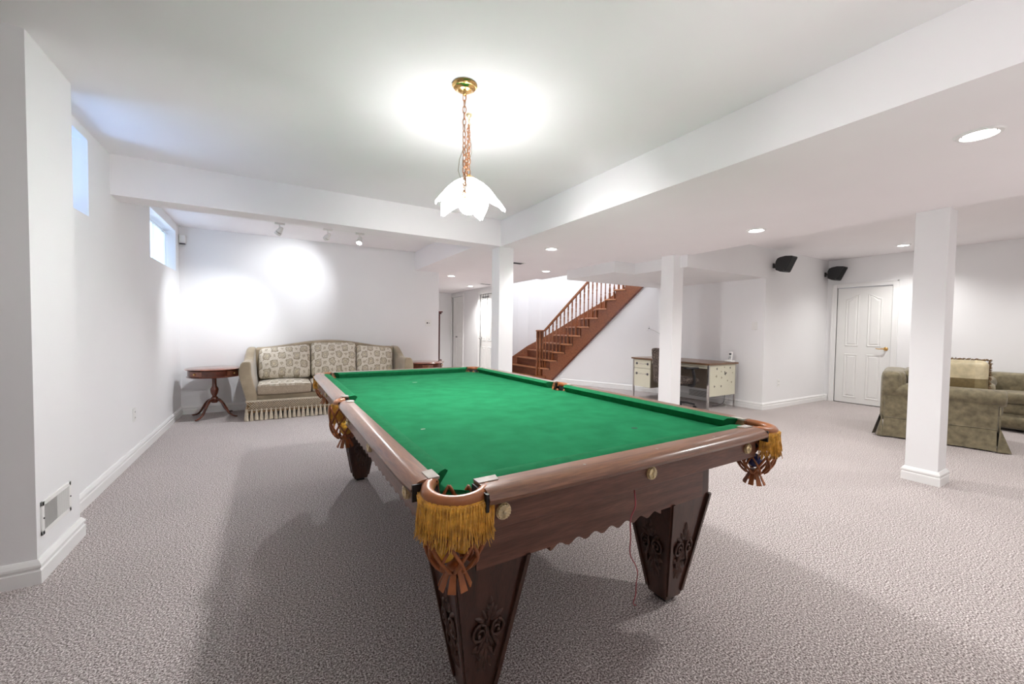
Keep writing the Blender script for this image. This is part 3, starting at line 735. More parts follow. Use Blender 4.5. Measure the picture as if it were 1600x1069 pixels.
for i in range(5):
    a = math.radians(20+72*i); x, y = vc[0]-5.51+.072*math.cos(a), vc[1]-7.37+.072*math.sin(a)
    if i: o = b0.copy(); C.objects.link(o); o.parent = st
    else: o = b0.copy(); C.objects.link(o); o.parent = st
    o.location = (x, y, .125); o.scale = (1.25, 1.25, 1.04)
sloc(MB().lathe([(.02, .125), (.024, .20), (.016, .28), (.026, .33), (.026, .36), (.018, .38), (.017, .72), (.026, .74), (.026, .77), (.018, .79), (.027, 1.0), (.020, 1.04), (.026, 1.17)], (vc[0], vc[1], 0), 14)).build('newel_post', 'oak_Z', st, smooth='auto')
# bullnose starting step
sloc(MB().lathe([(.17, 0), (.17, .093), (.20, .093), (.20, .125), (0, .125)], (vc[0], vc[1], 0), 30)).build('starting_step', 'oak_Y', st, smooth='auto')

# ------------------------------------------------------------------ pool table (local frame, origin on the floor under its middle)
pt = empty('pool_table', (1.035, 2.245, 0), 'green-topped wooden pool table with leather pockets and gold fringes', 'pool table', rz=math.radians(.45))
HX, HY = .641, 1.292          # cushion noses
BX, BY = .692, 1.347          # wood / cushion boundary
OX, OY = .768, 1.440          # outermost rail wood
ZC, ZR = .788, .831
def mir(poly): return poly
# playing bed with pocket cut-outs
def bed_outline(hx, hy, rc, rs):
    pts = []
    def arc(cx, cy, r, a0, a1, n=10):
        for i in range(n+1):
            a = math.radians(a0+(a1-a0)*i/n); pts.append((cx+r*math.cos(a), cy+r*math.sin(a)))
    arc(hx, -hy, rc, 180, 90); arc(hx+.025, 0, rs, 250, 110); arc(hx, hy, rc, 270, 180)
    arc(-hx, hy, rc, 0, -90); arc(-hx-.025, 0, rs, 70, -70); arc(-hx, -hy, rc, 90, 0)
    return pts
MB().prism(bed_outline(BX-.01, BY-.01, .075, .06), ZC-.03, ZC).build('playing_surface', 'cloth_green', pt)
MB().prism(bed_outline(BX+.01, BY+.03, .13, .10), .715, ZC-.03).build('slate_bed', 'leg_wood', pt)
for wx, wy, rx_, ry_, m_ in ((.938, 3.05, .020, .008, 'mother_of_pearl'), (.525, 1.62, .010, .005, 'mother_of_pearl'), (1.33, 1.21, .016, .012, 'cloth_mark'), (1.76, 2.40, .010, .006, 'mother_of_pearl')):
    if m_ not in MATS: plain('cloth_mark', (.006, .07, .03), .9)
    if (wx, wy) == (1.76, 2.40): continue
    MB().prism([(wx-1.035+rx_*math.cos(q*PI/6), wy-2.245+ry_*math.sin(q*PI/6)) for q in range(12)], ZC, ZC+.0006).build('chalk_mark', m_, pt)
# cushions
def cushion(a0, a1, along, side, t0, t1):
    """cushion on one side; a0..a1 run of its back edge, nose shortened by t0,t1"""
    mb = MB(); N_ = 12; V = []
    H_ = (HX, BX) if along == 'y' else (HY, BY)
    for i in range(N_+1):
        u = i/N_; back = a0+(a1-a0)*u; n0, n1 = a0+t0, a1-t1; nose = n0+(n1-n0)*u
        # (offset across, along, height)
        sec = [(H_[1], back, ZR+.001), (H_[1]-.02, back*.6+nose*.4, ZR+.003), (H_[0]+.012, nose*.8+back*.2, ZR+.001), (H_[0], nose, ZR-.008), (H_[0]+.003, nose, ZR-.014), (H_[0]+.022, nose, ZC+.001), (H_[1]+.02, back, ZC+.001), (H_[1]+.02, back, ZR-.004)]
        for c, l, z in sec:
            V.append((side*c, l, z) if along == 'y' else (l, side*c, z))
    q = 8
    mb.add(V, [(i*q+j, i*q+(j+1) % q, (i+1)*q+(j+1) % q, (i+1)*q+j) for i in range(N_) for j in range(q)]+[tuple(range(q)), tuple(N_*q+j for j in range(q-1, -1, -1))])
    return mb.build('cushion', 'cloth_green_edge', pt, smooth='auto', angle=50)
for sx in (-1, 1):
    cushion(-1.268, -.072, 'y', sx, .045, .030); cushion(.072, 1.268, 'y', sx, .030, .045)
cushion(-.617, .590, 'x', -1, .045, .045); cushion(-.617, .600, 'x', 1, .045, .045)
# wooden rails
def rail(a0, a1, along, side):
    H_ = (BX, OX) if along == 'y' else (BY, OY); b, o = H_
    sec = [(b, ZR), (b+(o-b)*.45, ZR+.003), (o-.022, ZR+.001), (o-.008, ZR-.007), (o, ZR-.018), (o-.003, ZR-.028), (o-.018, ZR-.036), (o-.04, ZR-.048), (b, ZR-.048)]
    V = []; q = len(sec); N_ = 14
    for i in range(N_+1):
        l = a0+(a1-a0)*i/N_; e = min(i, N_-i); sh = {0: .006, 1: .001}.get(e, 0)
        for k, (c, z) in enumerate(sec):
            c2 = c-sh if k > 1 else c
            V.append((side*c2, l, z) if along == 'y' else (l, side*c2, z))
    return MB().add(V, [(i*q+j, i*q+(j+1) % q, (i+1)*q+(j+1) % q, (i+1)*q+j) for i in range(N_) for j in range(q)]+[tuple(range(q)), tuple(N_*q+j for j in range(q-1, -1, -1))]).build('rail', 'rail_wood_Y' if along == 'y' else 'rail_wood_X', pt, smooth='auto', angle=50)
for sx in (-1, 1):
    for a, b in ((-1.285, -.060), (.060, 1.285)):
        r = rail(a, b, 'y', sx)
        for e, s_ in ((a, 1), (b, -1)):
            corner = abs(e) > 1
            if corner: MB().prism([(sx*(BX-.004), e), (sx*(BX+.026), e-s_*.002), (sx*(BX+.026), e+s_*.052), (sx*(BX-.004), e+s_*.060)], ZR-.002, ZR+.0045).build('rail_plate', 'mother_of_pearl', r)
            else: MB().prism([(sx*(BX+.018)+.020*math.cos(q*PI/10), e+s_*.028+.026*math.sin(q*PI/10)) for q in range(20)], ZR, ZR+.0055).build('rail_plate', 'mother_of_pearl', r)
            MB().box(min(sx*(BX+.004), sx*(OX-.008)), max(sx*(BX+.004), sx*(OX-.008)), e-s_*.006 if s_ > 0 else e, e if s_ > 0 else e+.006, ZR-.046, ZR-.004).build('rail_end_iron', 'black_gap', r)
        for q in (1, 2, 3):
            yy = a+(b-a)*q/4; MB().lathe([(0, 0), (.005, 0), (.004, .001), (0, .0012)], (sx*(BX+.03), yy, ZR+.001), 10).build('sight', 'mother_of_pearl', r)
for sy in (-1, 1):
    r = rail(-.622, .592, 'x', sy)
    for e, s_ in ((-.622, 1), (.592, -1)):
        MB().prism([(e, sy*(BY-.004)), (e, sy*(BY+.026)), (e+s_*.055, sy*(BY+.026)), (e+s_*.062, sy*(BY-.004))], ZR-.002, ZR+.0045).build('rail_plate', 'mother_of_pearl', r)
        MB().box(min(e, e-s_*.007), max(e, e-s_*.007), min(sy*(BY+.002), sy*(OY-.01)), max(sy*(BY+.002), sy*(OY-.01)), ZR-.046, ZR-.004).build('rail_end_iron', 'black_gap', r)
    for q in (1, 2, 3):
        xx = -.605+1.21*q/4; MB().lathe([(0, 0), (.005, 0), (.004, .001), (0, .0012)], (xx, sy*(BY+.045), ZR+.003), 10).build('sight', 'mother_of_pearl', r)
# band with rosettes, below the rails
ZB0, ZB1 = .718, ZR-.046
def rosette(x, y, nx, ny, par):
    m = Matrix.Translation((x, y, .760)) @ Vector((nx, ny, 0)).to_track_quat('Z', 'Y').to_matrix().to_4x4()
    v = []; n = 32
    mb = MB().lathe([(0, -.002), (.021, -.002), (.021, .004), (.0, .004)], seg=20)
    for r_, z in ((.0195, .003), (.019, .009), (.010, .0125), (.006, .009)):
        for k in range(n): v.append(((r_*(1-.12*(k % 2) if r_ > .015 else r_))*math.cos(2*PI*k/n), (r_*(1-.12*(k % 2)) if r_ > .015 else r_)*math.sin(2*PI*k/n), z-(.0025*(k % 2) if .015 > r_ > .008 else 0)))
    mb.add(v, [(i*n+k, i*n+(k+1) % n, (i+1)*n+(k+1) % n, (i+1)*n+k) for i in range(3) for k in range(n)])
    mb.lathe([(.006, .009), (.0055, .013), (0, .0145)], seg=10)
    mb.xf(m).build('rosette', 'brass_old', par)
for sy in (-1, 1):
    b_ = MB().box(-.615, .590, min(sy*1.388, sy*1.36), max(sy*1.388, sy*1.36), ZB0, ZB1).build('rail_skirt', 'apron_wood_X', pt, bevel=.002)
    for xx in (-.562, -.022, .525): rosette(xx, sy*1.389, 0, sy, b_)
for sx in (-1, 1):
    for a, b in ((-1.262, -.095), (.095, 1.262)):
        b_ = MB().box(min(sx*.732, sx*.70), max(sx*.732, sx*.70), a, b, ZB0, ZB1).build('rail_skirt', 'apron_wood_Y', pt, bevel=.002)
        for f_ in (.09, .5, .91): rosette(sx*.733, a+(b-a)*f_, sx, 0, b_)
# cabinet boards with scalloped lower edge
AX, AY, AZ = .592, 1.19, .488
def scallop(a0, a1, z, zt, period=.078):
    pts = []; e = .27
    pts = [(a0, zt), (a0, z+.004), (a0+e, z+.004), (a0+e, z-.010)]
    L_ = a1-a0-2*e; n = max(3, round(L_/period)); m = n*10
    for i in range(m+1):
        u = i/m; pts.append((a0+e+L_*u, z-.001-.0085*math.cos(2*PI*u*n)))
    pts += [(a1-e, z-.010), (a1-e, z+.004), (a1, z+.004), (a1, zt)]
    return pts
for sy in (-1, 1):
    a = scallop(-.535, .555, AZ, .735)
    MB().prism(a, sy*AY, sy*(AY-.022), 'y').build('apron', 'apron_wood_X', pt)
for sx in (-1, 1):
    a = scallop(-AY+.02, AY-.02, AZ+.015, .735)
    MB().prism(a, sx*AX, sx*(AX-.022), 'x').build('apron', 'apron_wood_Y', pt)
for sx in (-1, 1):
    for sy in (-1, 1):
        MB().box(min(sx*.545, sx*.575), max(sx*.545, sx*.575), min(sy*1.13, sy*1.185), max(sy*1.13, sy*1.185), AZ+.01, .735).build('corner_block', 'leg_wood', pt)
MB().box(-.56, .56, -1.15, 1.15, .64, .716).build('under_frame', 'leg_wood', pt)
# legs: tapered, framed panels, carved acanthus ornaments
def carving():
    mb = MB()
    def leaf(x, z, ang, ln, wd):
        n = 7; V = []
        for i in range(n):
            u = i/(n-1); ww = wd*math.sin(PI*min(1, u*.92+.06))**.8; h_ = .010*math.sin(PI*(.1+.85*u))
            cx, cz = x+math.cos(ang)*ln*u, z+math.sin(ang)*ln*u; nx, nz = -math.sin(ang), math.cos(ang)
            V += [(cx+nx*ww, 0.001, cz+nz*ww), (cx, -h_, cz), (cx-nx*ww, 0.001, cz-nz*ww)]
        mb.add(V, [(i*3+j, i*3+j+1, (i+1)*3+j+1, (i+1)*3+j) for i in range(n-1) for j in range(2)])
    def scroll(x, z, r, s_, t0, turns, rad=.0062):
        P = []; n = 26
        for i in range(n+1):
            u = i/n; a = t0+s_*2*PI*turns*u; rr = r*(1-.82*u); P.append((x+rr*math.cos(a), -.004-.003*u, z+rr*math.sin(a)))
        mb.tube(P, [rad*(1-.35*i/n) for i in range(n+1)], 6)
        mb.lathe([(0, -.004), (.009, -.002), (.006, .006), (0, .008)], seg=10); 
        k = 4*10; o = len(mb.v)-40
        ctr = Vector(P[-1]); R_ = Matrix.Translation(ctr) @ Matrix.Rotation(PI/2, 4, 'X')
        mb.xf(R_, o)
    for s_ in (-1, 1):
        scroll(s_*.036, .018, .034, -s_ if False else s_*-1, PI/2, 1.35)
        P = [(s_*.036, -.004, .052), (s_*.018, -.006, .045), (s_*.010, -.008, .022), (s_*.030, -.006, -.02), (s_*.045, -.004, -.045), (s_*.032, -.006, -.072)]
        mb.tube(P, .0055, 6)
        leaf(s_*.006, .055, math.radians(90-s_*32), .050, .010); leaf(s_*.012, .05, math.radians(90-s_*62), .055, .010)
        leaf(s_*.010, -.045, math.radians(-90+s_*35), .055, .010); leaf(s_*.008, -.075, math.radians(-90+s_*22), .055, .010)
        leaf(s_*.03, -.03, math.radians(-90+s_*60), .035, .009); leaf(s_*.010, .0, math.radians(-90+s_*15), .05, .008)
    leaf(0, .055, PI/2, .07, .012); leaf(0, .10, PI/2, .04, .010); leaf(0, -.05, -PI/2, .085, .012); leaf(0, .03, -PI/2, .06, .011)
    leaf(0, .085, math.radians(60), .03, .008); leaf(0, .085, math.radians(120), .03, .008)
    return mb
cv = carving(); CV = None
ZT = .50; WT, WBm = .124, .049
def leg(cx, cy, sx, sy):
    """local corner leg centred cx,cy"""
    zb = .02
    def ring(w_, z): return [(cx-w_, cy-w_, z), (cx+w_, cy-w_, z), (cx+w_, cy+w_, z), (cx-w_, cy+w_, z)]
    mb = MB().add(ring(WBm, zb)+ring(WT, ZT)+ring(WT, .64), [(3, 2, 1, 0), (0, 1, 5, 4), (1, 2, 6, 5), (2, 3, 7, 6), (3, 0, 4, 7), (4, 5, 9, 8), (5, 6, 10, 9), (6, 7, 11, 10), (7, 4, 8, 11), (8, 9, 10, 11)])
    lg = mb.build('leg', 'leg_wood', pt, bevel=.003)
    MB().box(cx-.030, cx+.030, cy-.030, cy+.030, 0, .024).build('foot', 'black_gap', lg)
    # flange boards standing proud along the edges of each face
    for (nx, ny) in ((0, -1), (0, 1), (-1, 0), (1, 0)):
        tx, ty = -ny, nx
        for e in (-1, 1):
            V = []
            for w_, z in ((WBm, .045), (WT, ZT-.004)):
                for a_, o_ in ((w_*e+e*.004, w_-.004), (w_*e+e*.004, w_+.012), (w_*e-e*.010, w_+.012), (w_*e-e*.010, w_-.004)):
                    V.append((cx+tx*a_+nx*o_, cy+ty*a_+ny*o_, z))
            MB().add(V, [(0, 1, 2, 3), (7, 6, 5, 4), (0, 4, 5, 1), (1, 5, 6, 2), (2, 6, 7, 3), (3, 7, 4, 0)]).build('leg_edge_strip', 'leg_wood', lg)
        tilt = math.atan2(WT-WBm, ZT-zb); zc = .248; off_ = WBm+(WT-WBm)*(zc-zb)/(ZT-zb)+.001
        global CV
        if CV is None: CV = cv.build('carved_ornament', 'leg_wood', lg, smooth=True); o = CV
        else: o = CV.copy(); C.objects.link(o); o.parent = lg
        ang = math.atan2(ny, nx)+PI/2
        o.matrix_local = Matrix.Translation((cx+nx*off_, cy+ny*off_, zc)) @ Matrix.Rotation(ang, 4, 'Z') @ Matrix.Rotation(tilt, 4, 'X') @ Matrix.Diagonal((.82, 1, 1, 1))
    for lx, ly in ((-.03, -.03), (.03, -.03), (-.03, .03), (.03, .03)):
        pass
for sx in (-1, 1):
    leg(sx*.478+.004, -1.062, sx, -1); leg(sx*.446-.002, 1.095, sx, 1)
# pockets: leather collar, fringe, laced basket
def pocket(cx, cy, ang, r, half, name_lab):
    dx, dy = math.cos(ang), math.sin(ang)
    col = MB(); P = []
    n = 22
    for i in range(n+1):
        a = ang-half+2*half*i/n; P.append((cx+r*math.cos(a), cy+r*math.sin(a), ZR-.012-.006*math.cos(a-ang)))
    col.tube(P, [.0165 if 1 < i < n-1 else .014 for i in range(n+1)], 10, flat=1.0)
    pk = col.build('pocket', 'leather_tan', pt, smooth='auto', angle=60)
    # dark liner
    MB().grid(lambda u, v: (cx+(r-.012-.014*v)*math.cos(ang-half+2*half*u), cy+(r-.012-.014*v)*math.sin(ang-half+2*half*u), ZR-.02-.08*v), 20, 4).build('pocket_liner', 'black_gap', pk, smooth=True)
    # fringe
    fr = MB(); rnd = random.Random(int(cx*1000+cy*77)); nst = int(250*half/1.9)
    for i in range(nst):
        a = ang-half*.84+1.68*half*(i+rnd.random()*.8)/nst; rr = r+.013+rnd.random()*.008
        L_ = .090+rnd.uniform(-.014, .012); z0_ = ZR-.022; sway = rnd.uniform(-.05, .05); out = rnd.uniform(.000, .012); w_ = rnd.uniform(.0009, .0015)
        Pp = []
        for j in range(5):
            u = j/4; aa = a+sway*u*u; rq = rr+out*u*u+.004*math.sin(u*5+i); Pp.append((cx+rq*math.cos(aa), cy+rq*math.sin(aa), z0_-L_*u))
        fr.tube(Pp, [w_*1.3, w_*1.25, w_, w_, w_*.8], 4)
    fr.grid(lambda u, v: (cx+(r+.016+.006*math.sin(v*3))*math.cos(ang-half*.84+1.68*half*u), cy+(r+.016+.006*math.sin(v*3))*math.sin(ang-half*.84+1.68*half*u), ZR-.018-.07*v), 30, 4)
    o = fr.build('pocket_fringe', 'fringe_gold', pk, smooth=True); o['kind'] = 'stuff'
    kn = MB()
    for i in range(int(46*half/1.9)):
        a = ang-half*.84+1.68*half*(i+.5)/int(46*half/1.9)
        for rz in (0, 1):
            aa = a+(.02 if rz else 0); p = Vector((cx+(r+.019)*math.cos(aa), cy+(r+.019)*math.sin(aa), ZR-.030-.016*rz))
            kn.tube([p+Vector((0, 0, .008)), p, p-Vector((0, 0, .008))], [.0015, .0045, .0015], 5)
    o = kn.build('fringe_heading', 'fringe_gold', pk, smooth=True); o['kind'] = 'stuff'
    # laced leather basket
    bx_, by_ = cx+dx*.008, cy+dy*.008
    rad = lambda z: .074*math.sqrt(max(0, 1-((.725-z)/.100)**2))*.82+.014 if z < .725 else .0747
    nb = 9; zt_, zb_ = .80, .632
    for s_ in (-1, 1):
        for i in range(nb):
            Pp = []
            for j in range(15):
                u = j/14; z = zt_-(zt_-zb_)*u; a = 2*PI*i/nb+s_*1.35*u; rr = rad(z)+.0015*s_; Pp.append((bx_+rr*math.cos(a), by_+rr*math.sin(a), z))
            MB().tube(Pp, .0048, 4).build('basket_strap', 'leather_red', pk, smooth=True)
    MB().lathe([(.020, .640), (.022, .632), (.019, .624), (.012, .622)], (bx_, by_, 0), 14).build('basket_tie', 'leather_red', pk, smooth=True)
    for i in range(8):
        a = 2*PI*i/8+.2; c_, s__ = math.cos(a), math.sin(a); tx, ty = -s__, c_; V = []
        for u in (0, .5, 1):
            rr = .016+.022*u; z = .630-.046*u
            for w_, t_ in ((-.010, 0), (.010, 0), (.010, .003), (-.010, .003)): V.append((bx_+c_*(rr+t_)+tx*w_*(.6+.4*u), by_+s__*(rr+t_)+ty*w_*(.6+.4*u), z))
        MB().add(V, [(i_*4+j, i_*4+(j+1) % 4, (i_+1)*4+(j+1) % 4, (i_+1)*4+j) for i_ in range(2) for j in range(4)]+[(0, 1, 2, 3), (8, 9, 10, 11)]).build('basket_flap', 'leather_red', pk)
    return (bx_, by_)
D_ = math.radians
pk = {}
for nm, sx, sy in (('nl', -1, -1), ('nr', 1, -1), ('fl', -1, 1), ('fr', 1, 1)):
    pk[nm] = pocket(sx*.664, sy*1.338, math.atan2(sy*1.0, sx*.92), .071, D_(108), nm)
pk['sl'] = pocket(-.712, 0, PI, .052, D_(88), 'sl'); pk['sr'] = pocket(.712, 0, 0, .052, D_(88), 'sr')
def ball(key, dx, dy, z, mat, label):
    m = Matrix.Translation((1.035, 2.245, 0)) @ Matrix.Rotation(math.radians(.45), 4, 'Z'); p = m @ Vector((pk[key][0]+dx, pk[key][1]+dy, z))
    mb = MB().lathe([(0, -.0286)]+[(.0286*math.sin(a), -.0286*math.cos(a)) for a in [PI*i/12 for i in range(1, 12)]]+[(0, .0286)], seg=20)
    tag(mb.build('pool_ball', mat, smooth=True, loc=p), label, 'ball')
ball('nl', -.030, -.006, .680, 'ball_yellow', 'lower yellow ball in the corner pocket basket facing the camera')
ball('nl', .027, .010, .678, 'ball_yellow', 'second yellow ball tucked behind in the front corner pocket basket')
ball('nl', -.004, -.018, .727, 'ball_yellow', 'upper yellow ball in the corner pocket basket facing the camera')
ball('sl', .0, -.030, .680, 'ball_yellow', 'yellow ball in the middle pocket basket on the sofa-wall side')
ball('sl', .0, .030, .683, 'ball_yellow', 'rear yellow ball in the same middle pocket basket as another')
ball('nr', -.005, -.002, .680, 'ball_blue', 'dark blue ball in the pocket basket at the far right corner')
# pink-red cord hanging in front of the apron
cp = [(1.02, .92, .705), (.99, .89, .69), (.97, .868, .66), (.985, .90, .60), (1.02, .93, .52), (1.075, .98, .42), (1.16, 1.03, .33), (1.24, 1.09, .24), (1.29, 1.14, .16), (1.31, 1.16, .09), (1.33, 1.19, .03), (1.36, 1.20, .004)]
def smooth_path(P, n=60):
    P = [Vector(p) for p in P]; out = []
    for i in range(n+1):
        s = i/n*(len(P)-1); k = min(int(s), len(P)-2); u = s-k
        p0, p1, p2, p3 = P[max(0, k-1)], P[k], P[k+1], P[min(len(P)-1, k+2)]
        out.append(.5*((2*p1)+(-p0+p2)*u+(2*p0-5*p1+4*p2-p3)*u*u+(-p0+3*p1-3*p2+p3)*u**3))
    return out
tag(MB().tube(smooth_path(cp), .0022, 6).build('hanging_cord', 'cord_red', smooth=True), 'thin pink-red cord hanging from under the pool table to the carpet', 'cord')

# ------------------------------------------------------------------ camelback sofa
sf = empty('sofa', (.73, 6.40, 0), 'taupe camelback sofa with cream damask cushions and tasselled fringe', 'sofa')
ox, oy = .73, 6.40
def crest(x):
    u = (x-.715)/.90; return .905+.105*max(0, math.cos(min(PI/2, abs(u)*PI*.5)))**1.6*1.0
pts = [(-.24, .14)]+[(1.68, .14)]+[(1.68-1.92*i/30, crest(1.68-1.92*i/30)) for i in range(31)]
MB().prism([(a-ox, b) for a, b in pts], 6.66-oy, 6.86-oy, 'y').build('backrest', 'velvet', sf, bevel=.035, seg=4)
def arm(side):
    x0 = {-1: -.205, 1: 1.642}[side]
    def f(u, v):
        # u around section, v along depth (0 front .. 1 back)
        yy = 6.05+.80*v
        t = min(1, max(0, (v-.36)/.50)); t = t*t*(3-2*t); top = .755+.155*t
        flare = .085*(1-.6*v)
        a = 2*PI*u; 
        # tall rounded slab section: superellipse
        cz = (top+.20)/2; hz = (top-.20)/2; ca, sa = math.cos(a), math.sin(a)
        ex = math.copysign(abs(ca)**.45, ca); ez = math.copysign(abs(sa)**.55, sa)
        z = cz+hz*ez; zz = (z-.20)/(top-.20); x = ex*.068
        bul = flare*(math.sin(max(0, min(1, zz))*PI*.62)**1.3)*(1 if zz > 0 else 0)-.012*math.sin(zz*PI*2)
        x = x+side*bul*.75
        r_f = .0
        return (x0+side*.05+x-ox, yy-oy, z)
    mb = MB().grid(f, 36, 24, closed_u=True)
    n = 36; mb.f += [tuple(range(n)), tuple(24*n+i for i in range(n-1, -1, -1))]; mb.m += [0, 0]
    return mb.build('arm', 'velvet', sf, smooth='auto', angle=55, bevel=.012)
arm(-1); arm(1)
MB().box(-.23-ox, 1.66-ox, 6.085-oy, 6.70-oy, .19, .325).build('front_rail', 'velvet', sf, bevel=.02, seg=3)
mfn = lambda n: 0 if n.z > .55 else 1
for i in range(3):
    x0 = -.20+.632*i; 
    c = MB().rbox((x0+.314-ox, 6.325-oy, .387), (.626, .60, .125), .03, 10, (0, .0, .035), mfn=mfn).build('seat_cushion', ['damask', 'cushion_weave'], sf, smooth=True)
    yy = 6.026-oy
    P = [(x0+.02-ox, yy+.006, .445), (x0+.314-ox, yy-.004, .452), (x0+.608-ox, yy+.006, .445)]; MB().tube(P, .005, 6).build('piping', 'velvet', c, smooth=True)
for i, (xa, xb, zt) in enumerate(((-.195, .445, .905), (.455, 1.075, .955), (1.085, 1.63, .89))):
    mb = MB().rbox((0, 0, 0), (xb-xa, .17, zt-.45), .055, 10, (0, .045, .0))
    if i != 1:
        s_ = 1 if i == 0 else -1
        mb.v = [(x, y, z+(.030*(x*s_/.3) if z > 0 else 0)) for x, y, z in mb.v]
    mb.xf(Matrix.Translation(((xa+xb)/2-ox, 6.585-oy, .465+(zt-.45)/2)) @ Matrix.Rotation(math.radians(-9), 4, 'X'))
    mb.build('back_cushion', 'damask', sf, smooth=True)
# fringe: knotted net band and tassels
FX0, FX1, FY = -.322, 1.79, 6.035
ft = MB().box(FX0-ox, FX1-ox, FY-.004-oy, FY+.002-oy, .238, .262)
ft.box(FX0-.002-ox, FX0+.004-ox, FY-oy, 6.80-oy, .238, .262)
fr_ = ft.build('fringe_trim', 'tassel_cream', sf, bevel=.002)
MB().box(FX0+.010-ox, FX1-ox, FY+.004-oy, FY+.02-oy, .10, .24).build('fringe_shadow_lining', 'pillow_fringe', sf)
nt_ = MB(); stepx = .0275; n = int((FX1-FX0)/stepx)
for s_ in (-1, 1):
    for i in range(-4, n+4):
        xa = FX0+i*stepx; xb = xa+s_*.125*.86
        za, zb = .24, .132
        # clip against band ends
        def cl(x, z): return (min(max(x, FX0), FX1), z)
        if xb < FX0 or xb > FX1 or xa < FX0 or xa > FX1: continue
        nt_.tube([(xa-ox, FY-.001-oy, za), ((xa+xb)/2-ox, FY-.003-oy, (za+zb)/2), (xb-ox, FY-.001-oy, zb)], .0029, 4)
nt_.tube([(FX0-ox, FY-oy, .134), (FX1-ox, FY-oy, .134)], .005, 5)
o = nt_.build('knotted_net', 'tassel_cream', sf, smooth=True); o['kind'] = 'stuff'
tm = MB()
tm.lathe([(0, .020), (.009, .016), (.011, .006), (.008, -.004), (.011, -.012), (.015, -.05), (.019, -.095), (.023, -.125), (.015, -.127), (0, -.12)], seg=12)
for v_i, v in enumerate(tm.v):
    if v[2] < -.02: 
        k = v_i % 12; s_ = 1+(.14 if k % 2 else -.10); tm.v[v_i] = (v[0]*s_, v[1]*s_, v[2]+(.006 if k % 3 == 0 else 0))
T0 = None; k = 0
tas = [(FX0+.012+.0527*i, FY) for i in range(int((FX1-FX0)/.0527)+1)]+[(FX0, FY+.05+.0527*i) for i in range(14)]
for (tx, ty) in tas:
    if T0 is None: T0 = tm.build('tassel', 'tassel_cream', fr_); o = T0
    else: o = T0.copy(); C.objects.link(o); o.parent = fr_
    o.location = (tx-ox, ty-.004-oy, .130); o.rotation_euler = (0, 0, k*.9); o.scale = (1, 1, 1+.03*math.sin(k*2.3)); k += 1

# ------------------------------------------------------------------ drum tables
def drum_table(loc, rz, label):
    t = empty('drum_table', loc, label, 'side table', rz=rz)
    MB().lathe([(0, .628), (.27, .628), (.285, .632), (.312, .640), (.314, .646), (.305, .652), (0, .653)], seg=48).build('table_top', 'mahogany_top', t, smooth='auto')
    MB().lathe([(0, .538), (.280, .538), (.292, .543), (.292, .550), (.280, .556), (.278, .626), (.0, .628)], seg=48).build('drum', 'mahogany', t, smooth='auto')
    for k in range(4):
        a0 = k*PI/2+PI/4
        d = MB().grid(lambda u, v: (.2815*math.cos(a0-.30+.60*u), .2815*math.sin(a0-.30+.60*u), .562+.058*v), 10, 2).build('drawer_front', 'mahogany_top', t, smooth=True)
        MB().lathe([(0, 0), (.014, 0), (.010, .006), (.014, .014), (0, .018)], seg=10).xf(Matrix.Translation((.281*math.cos(a0), .281*math.sin(a0), .59)) @ Matrix.Rotation(a0, 4, 'Z') @ Matrix.Rotation(PI/2, 4, 'Y')).build('knob', 'brass', d, smooth=True)
    MB().lathe([(.05, .538), (.034, .53), (.026, .51), (.024, .46), (.028, .41), (.045, .38), (.047, .36), (.040, .32), (.026, .285), (.024, .275), (.034, .265), (.04, .255), (.040, .205), (.030, .19), (0, .188)], seg=24).build('pedestal', 'mahogany', t, smooth='auto')
    for k in range(4):
        a = k*PI/2+.87; P = []
        for r, z in ((.028, .235), (.07, .225), (.115, .185), (.155, .125), (.195, .065), (.235, .035), (.275, .022), (.305, .018)):
            P.append((r*math.cos(a), r*math.sin(a), z))
        MB().tube(smooth_path(P, 24), [.024-.010*i/24 for i in range(25)], 8, flat=.62).build('leg', 'mahogany', t, smooth=True)
drum_table((-.69, 6.53, 0), .12, 'round mahogany drum table in the corner left of the sofa')
drum_table((2.155, 6.48, 0), .62, 'round mahogany drum table at the right end of the sofa')
# dark tall cabinet just past the wall end
t = empty('display_cabinet', (2.45, 7.28, 0), 'tall dark red wood cabinet showing as a thin strip past the sofa wall end', 'cabinet')
MB().box(-.32, .185, -.20, .20, .08, 1.47).build('case', 'cabinet_red', t, bevel=.004)
MB().box(-.35, .205, -.225, .22, 1.47, 1.50).build('cornice', 'cabinet_red', t, bevel=.008)
MB().box(-.36, .225, -.235, .24, 1.50, 1.525).build('crown', 'cabinet_red', t, bevel=.008)
MB().box(-.35, .205, -.225, .22, 0, .08).build('plinth', 'cabinet_red', t, bevel=.006)
for z in (.55, .62): MB().box(-.35, .215, -.225, .22, z-.012, z+.012).build('waist_moulding', 'cabinet_red', t, bevel=.004)
MB().box(-.28, .15, -.208, -.198, .66, 1.42).build('door', 'cabinet_red', t, bevel=.004)

# ------------------------------------------------------------------ desk
dk = empty('desk', (5.66, 3.70, 0), 'cream steel office desk with brown laminate top and butterfly decals', 'desk')
DX, DY, DT = .745, 1.50, .728    # depth towards wall, length, top height
MB().box(-.02, DX, -.02, DY+.02, DT-.028, DT).build('desk_top', 'laminate', dk, bevel=.003)
MB().box(-.0215, -.019, -.02, DY+.02, DT-.027, DT-.003).build('edge_strip', 'laminate', dk)
for (x, y) in ((.0, .0), (.0, DY-.028), (DX-.05, .0), (DX-.05, DY-.028)):
    MB().box(x, x+.028, y, y+.028, 0, DT-.028).build('leg', 'chrome', dk, bevel=.003)
sp = MB().box(.03, DX-.05, .002, .022, .215, DT-.03).build('side_panel', 'desk_cream', dk, bevel=.002)
MB().box(.03, DX-.05, DY-.022, DY-.002, .215, DT-.03).build('side_panel', 'desk_cream', dk, bevel=.002)
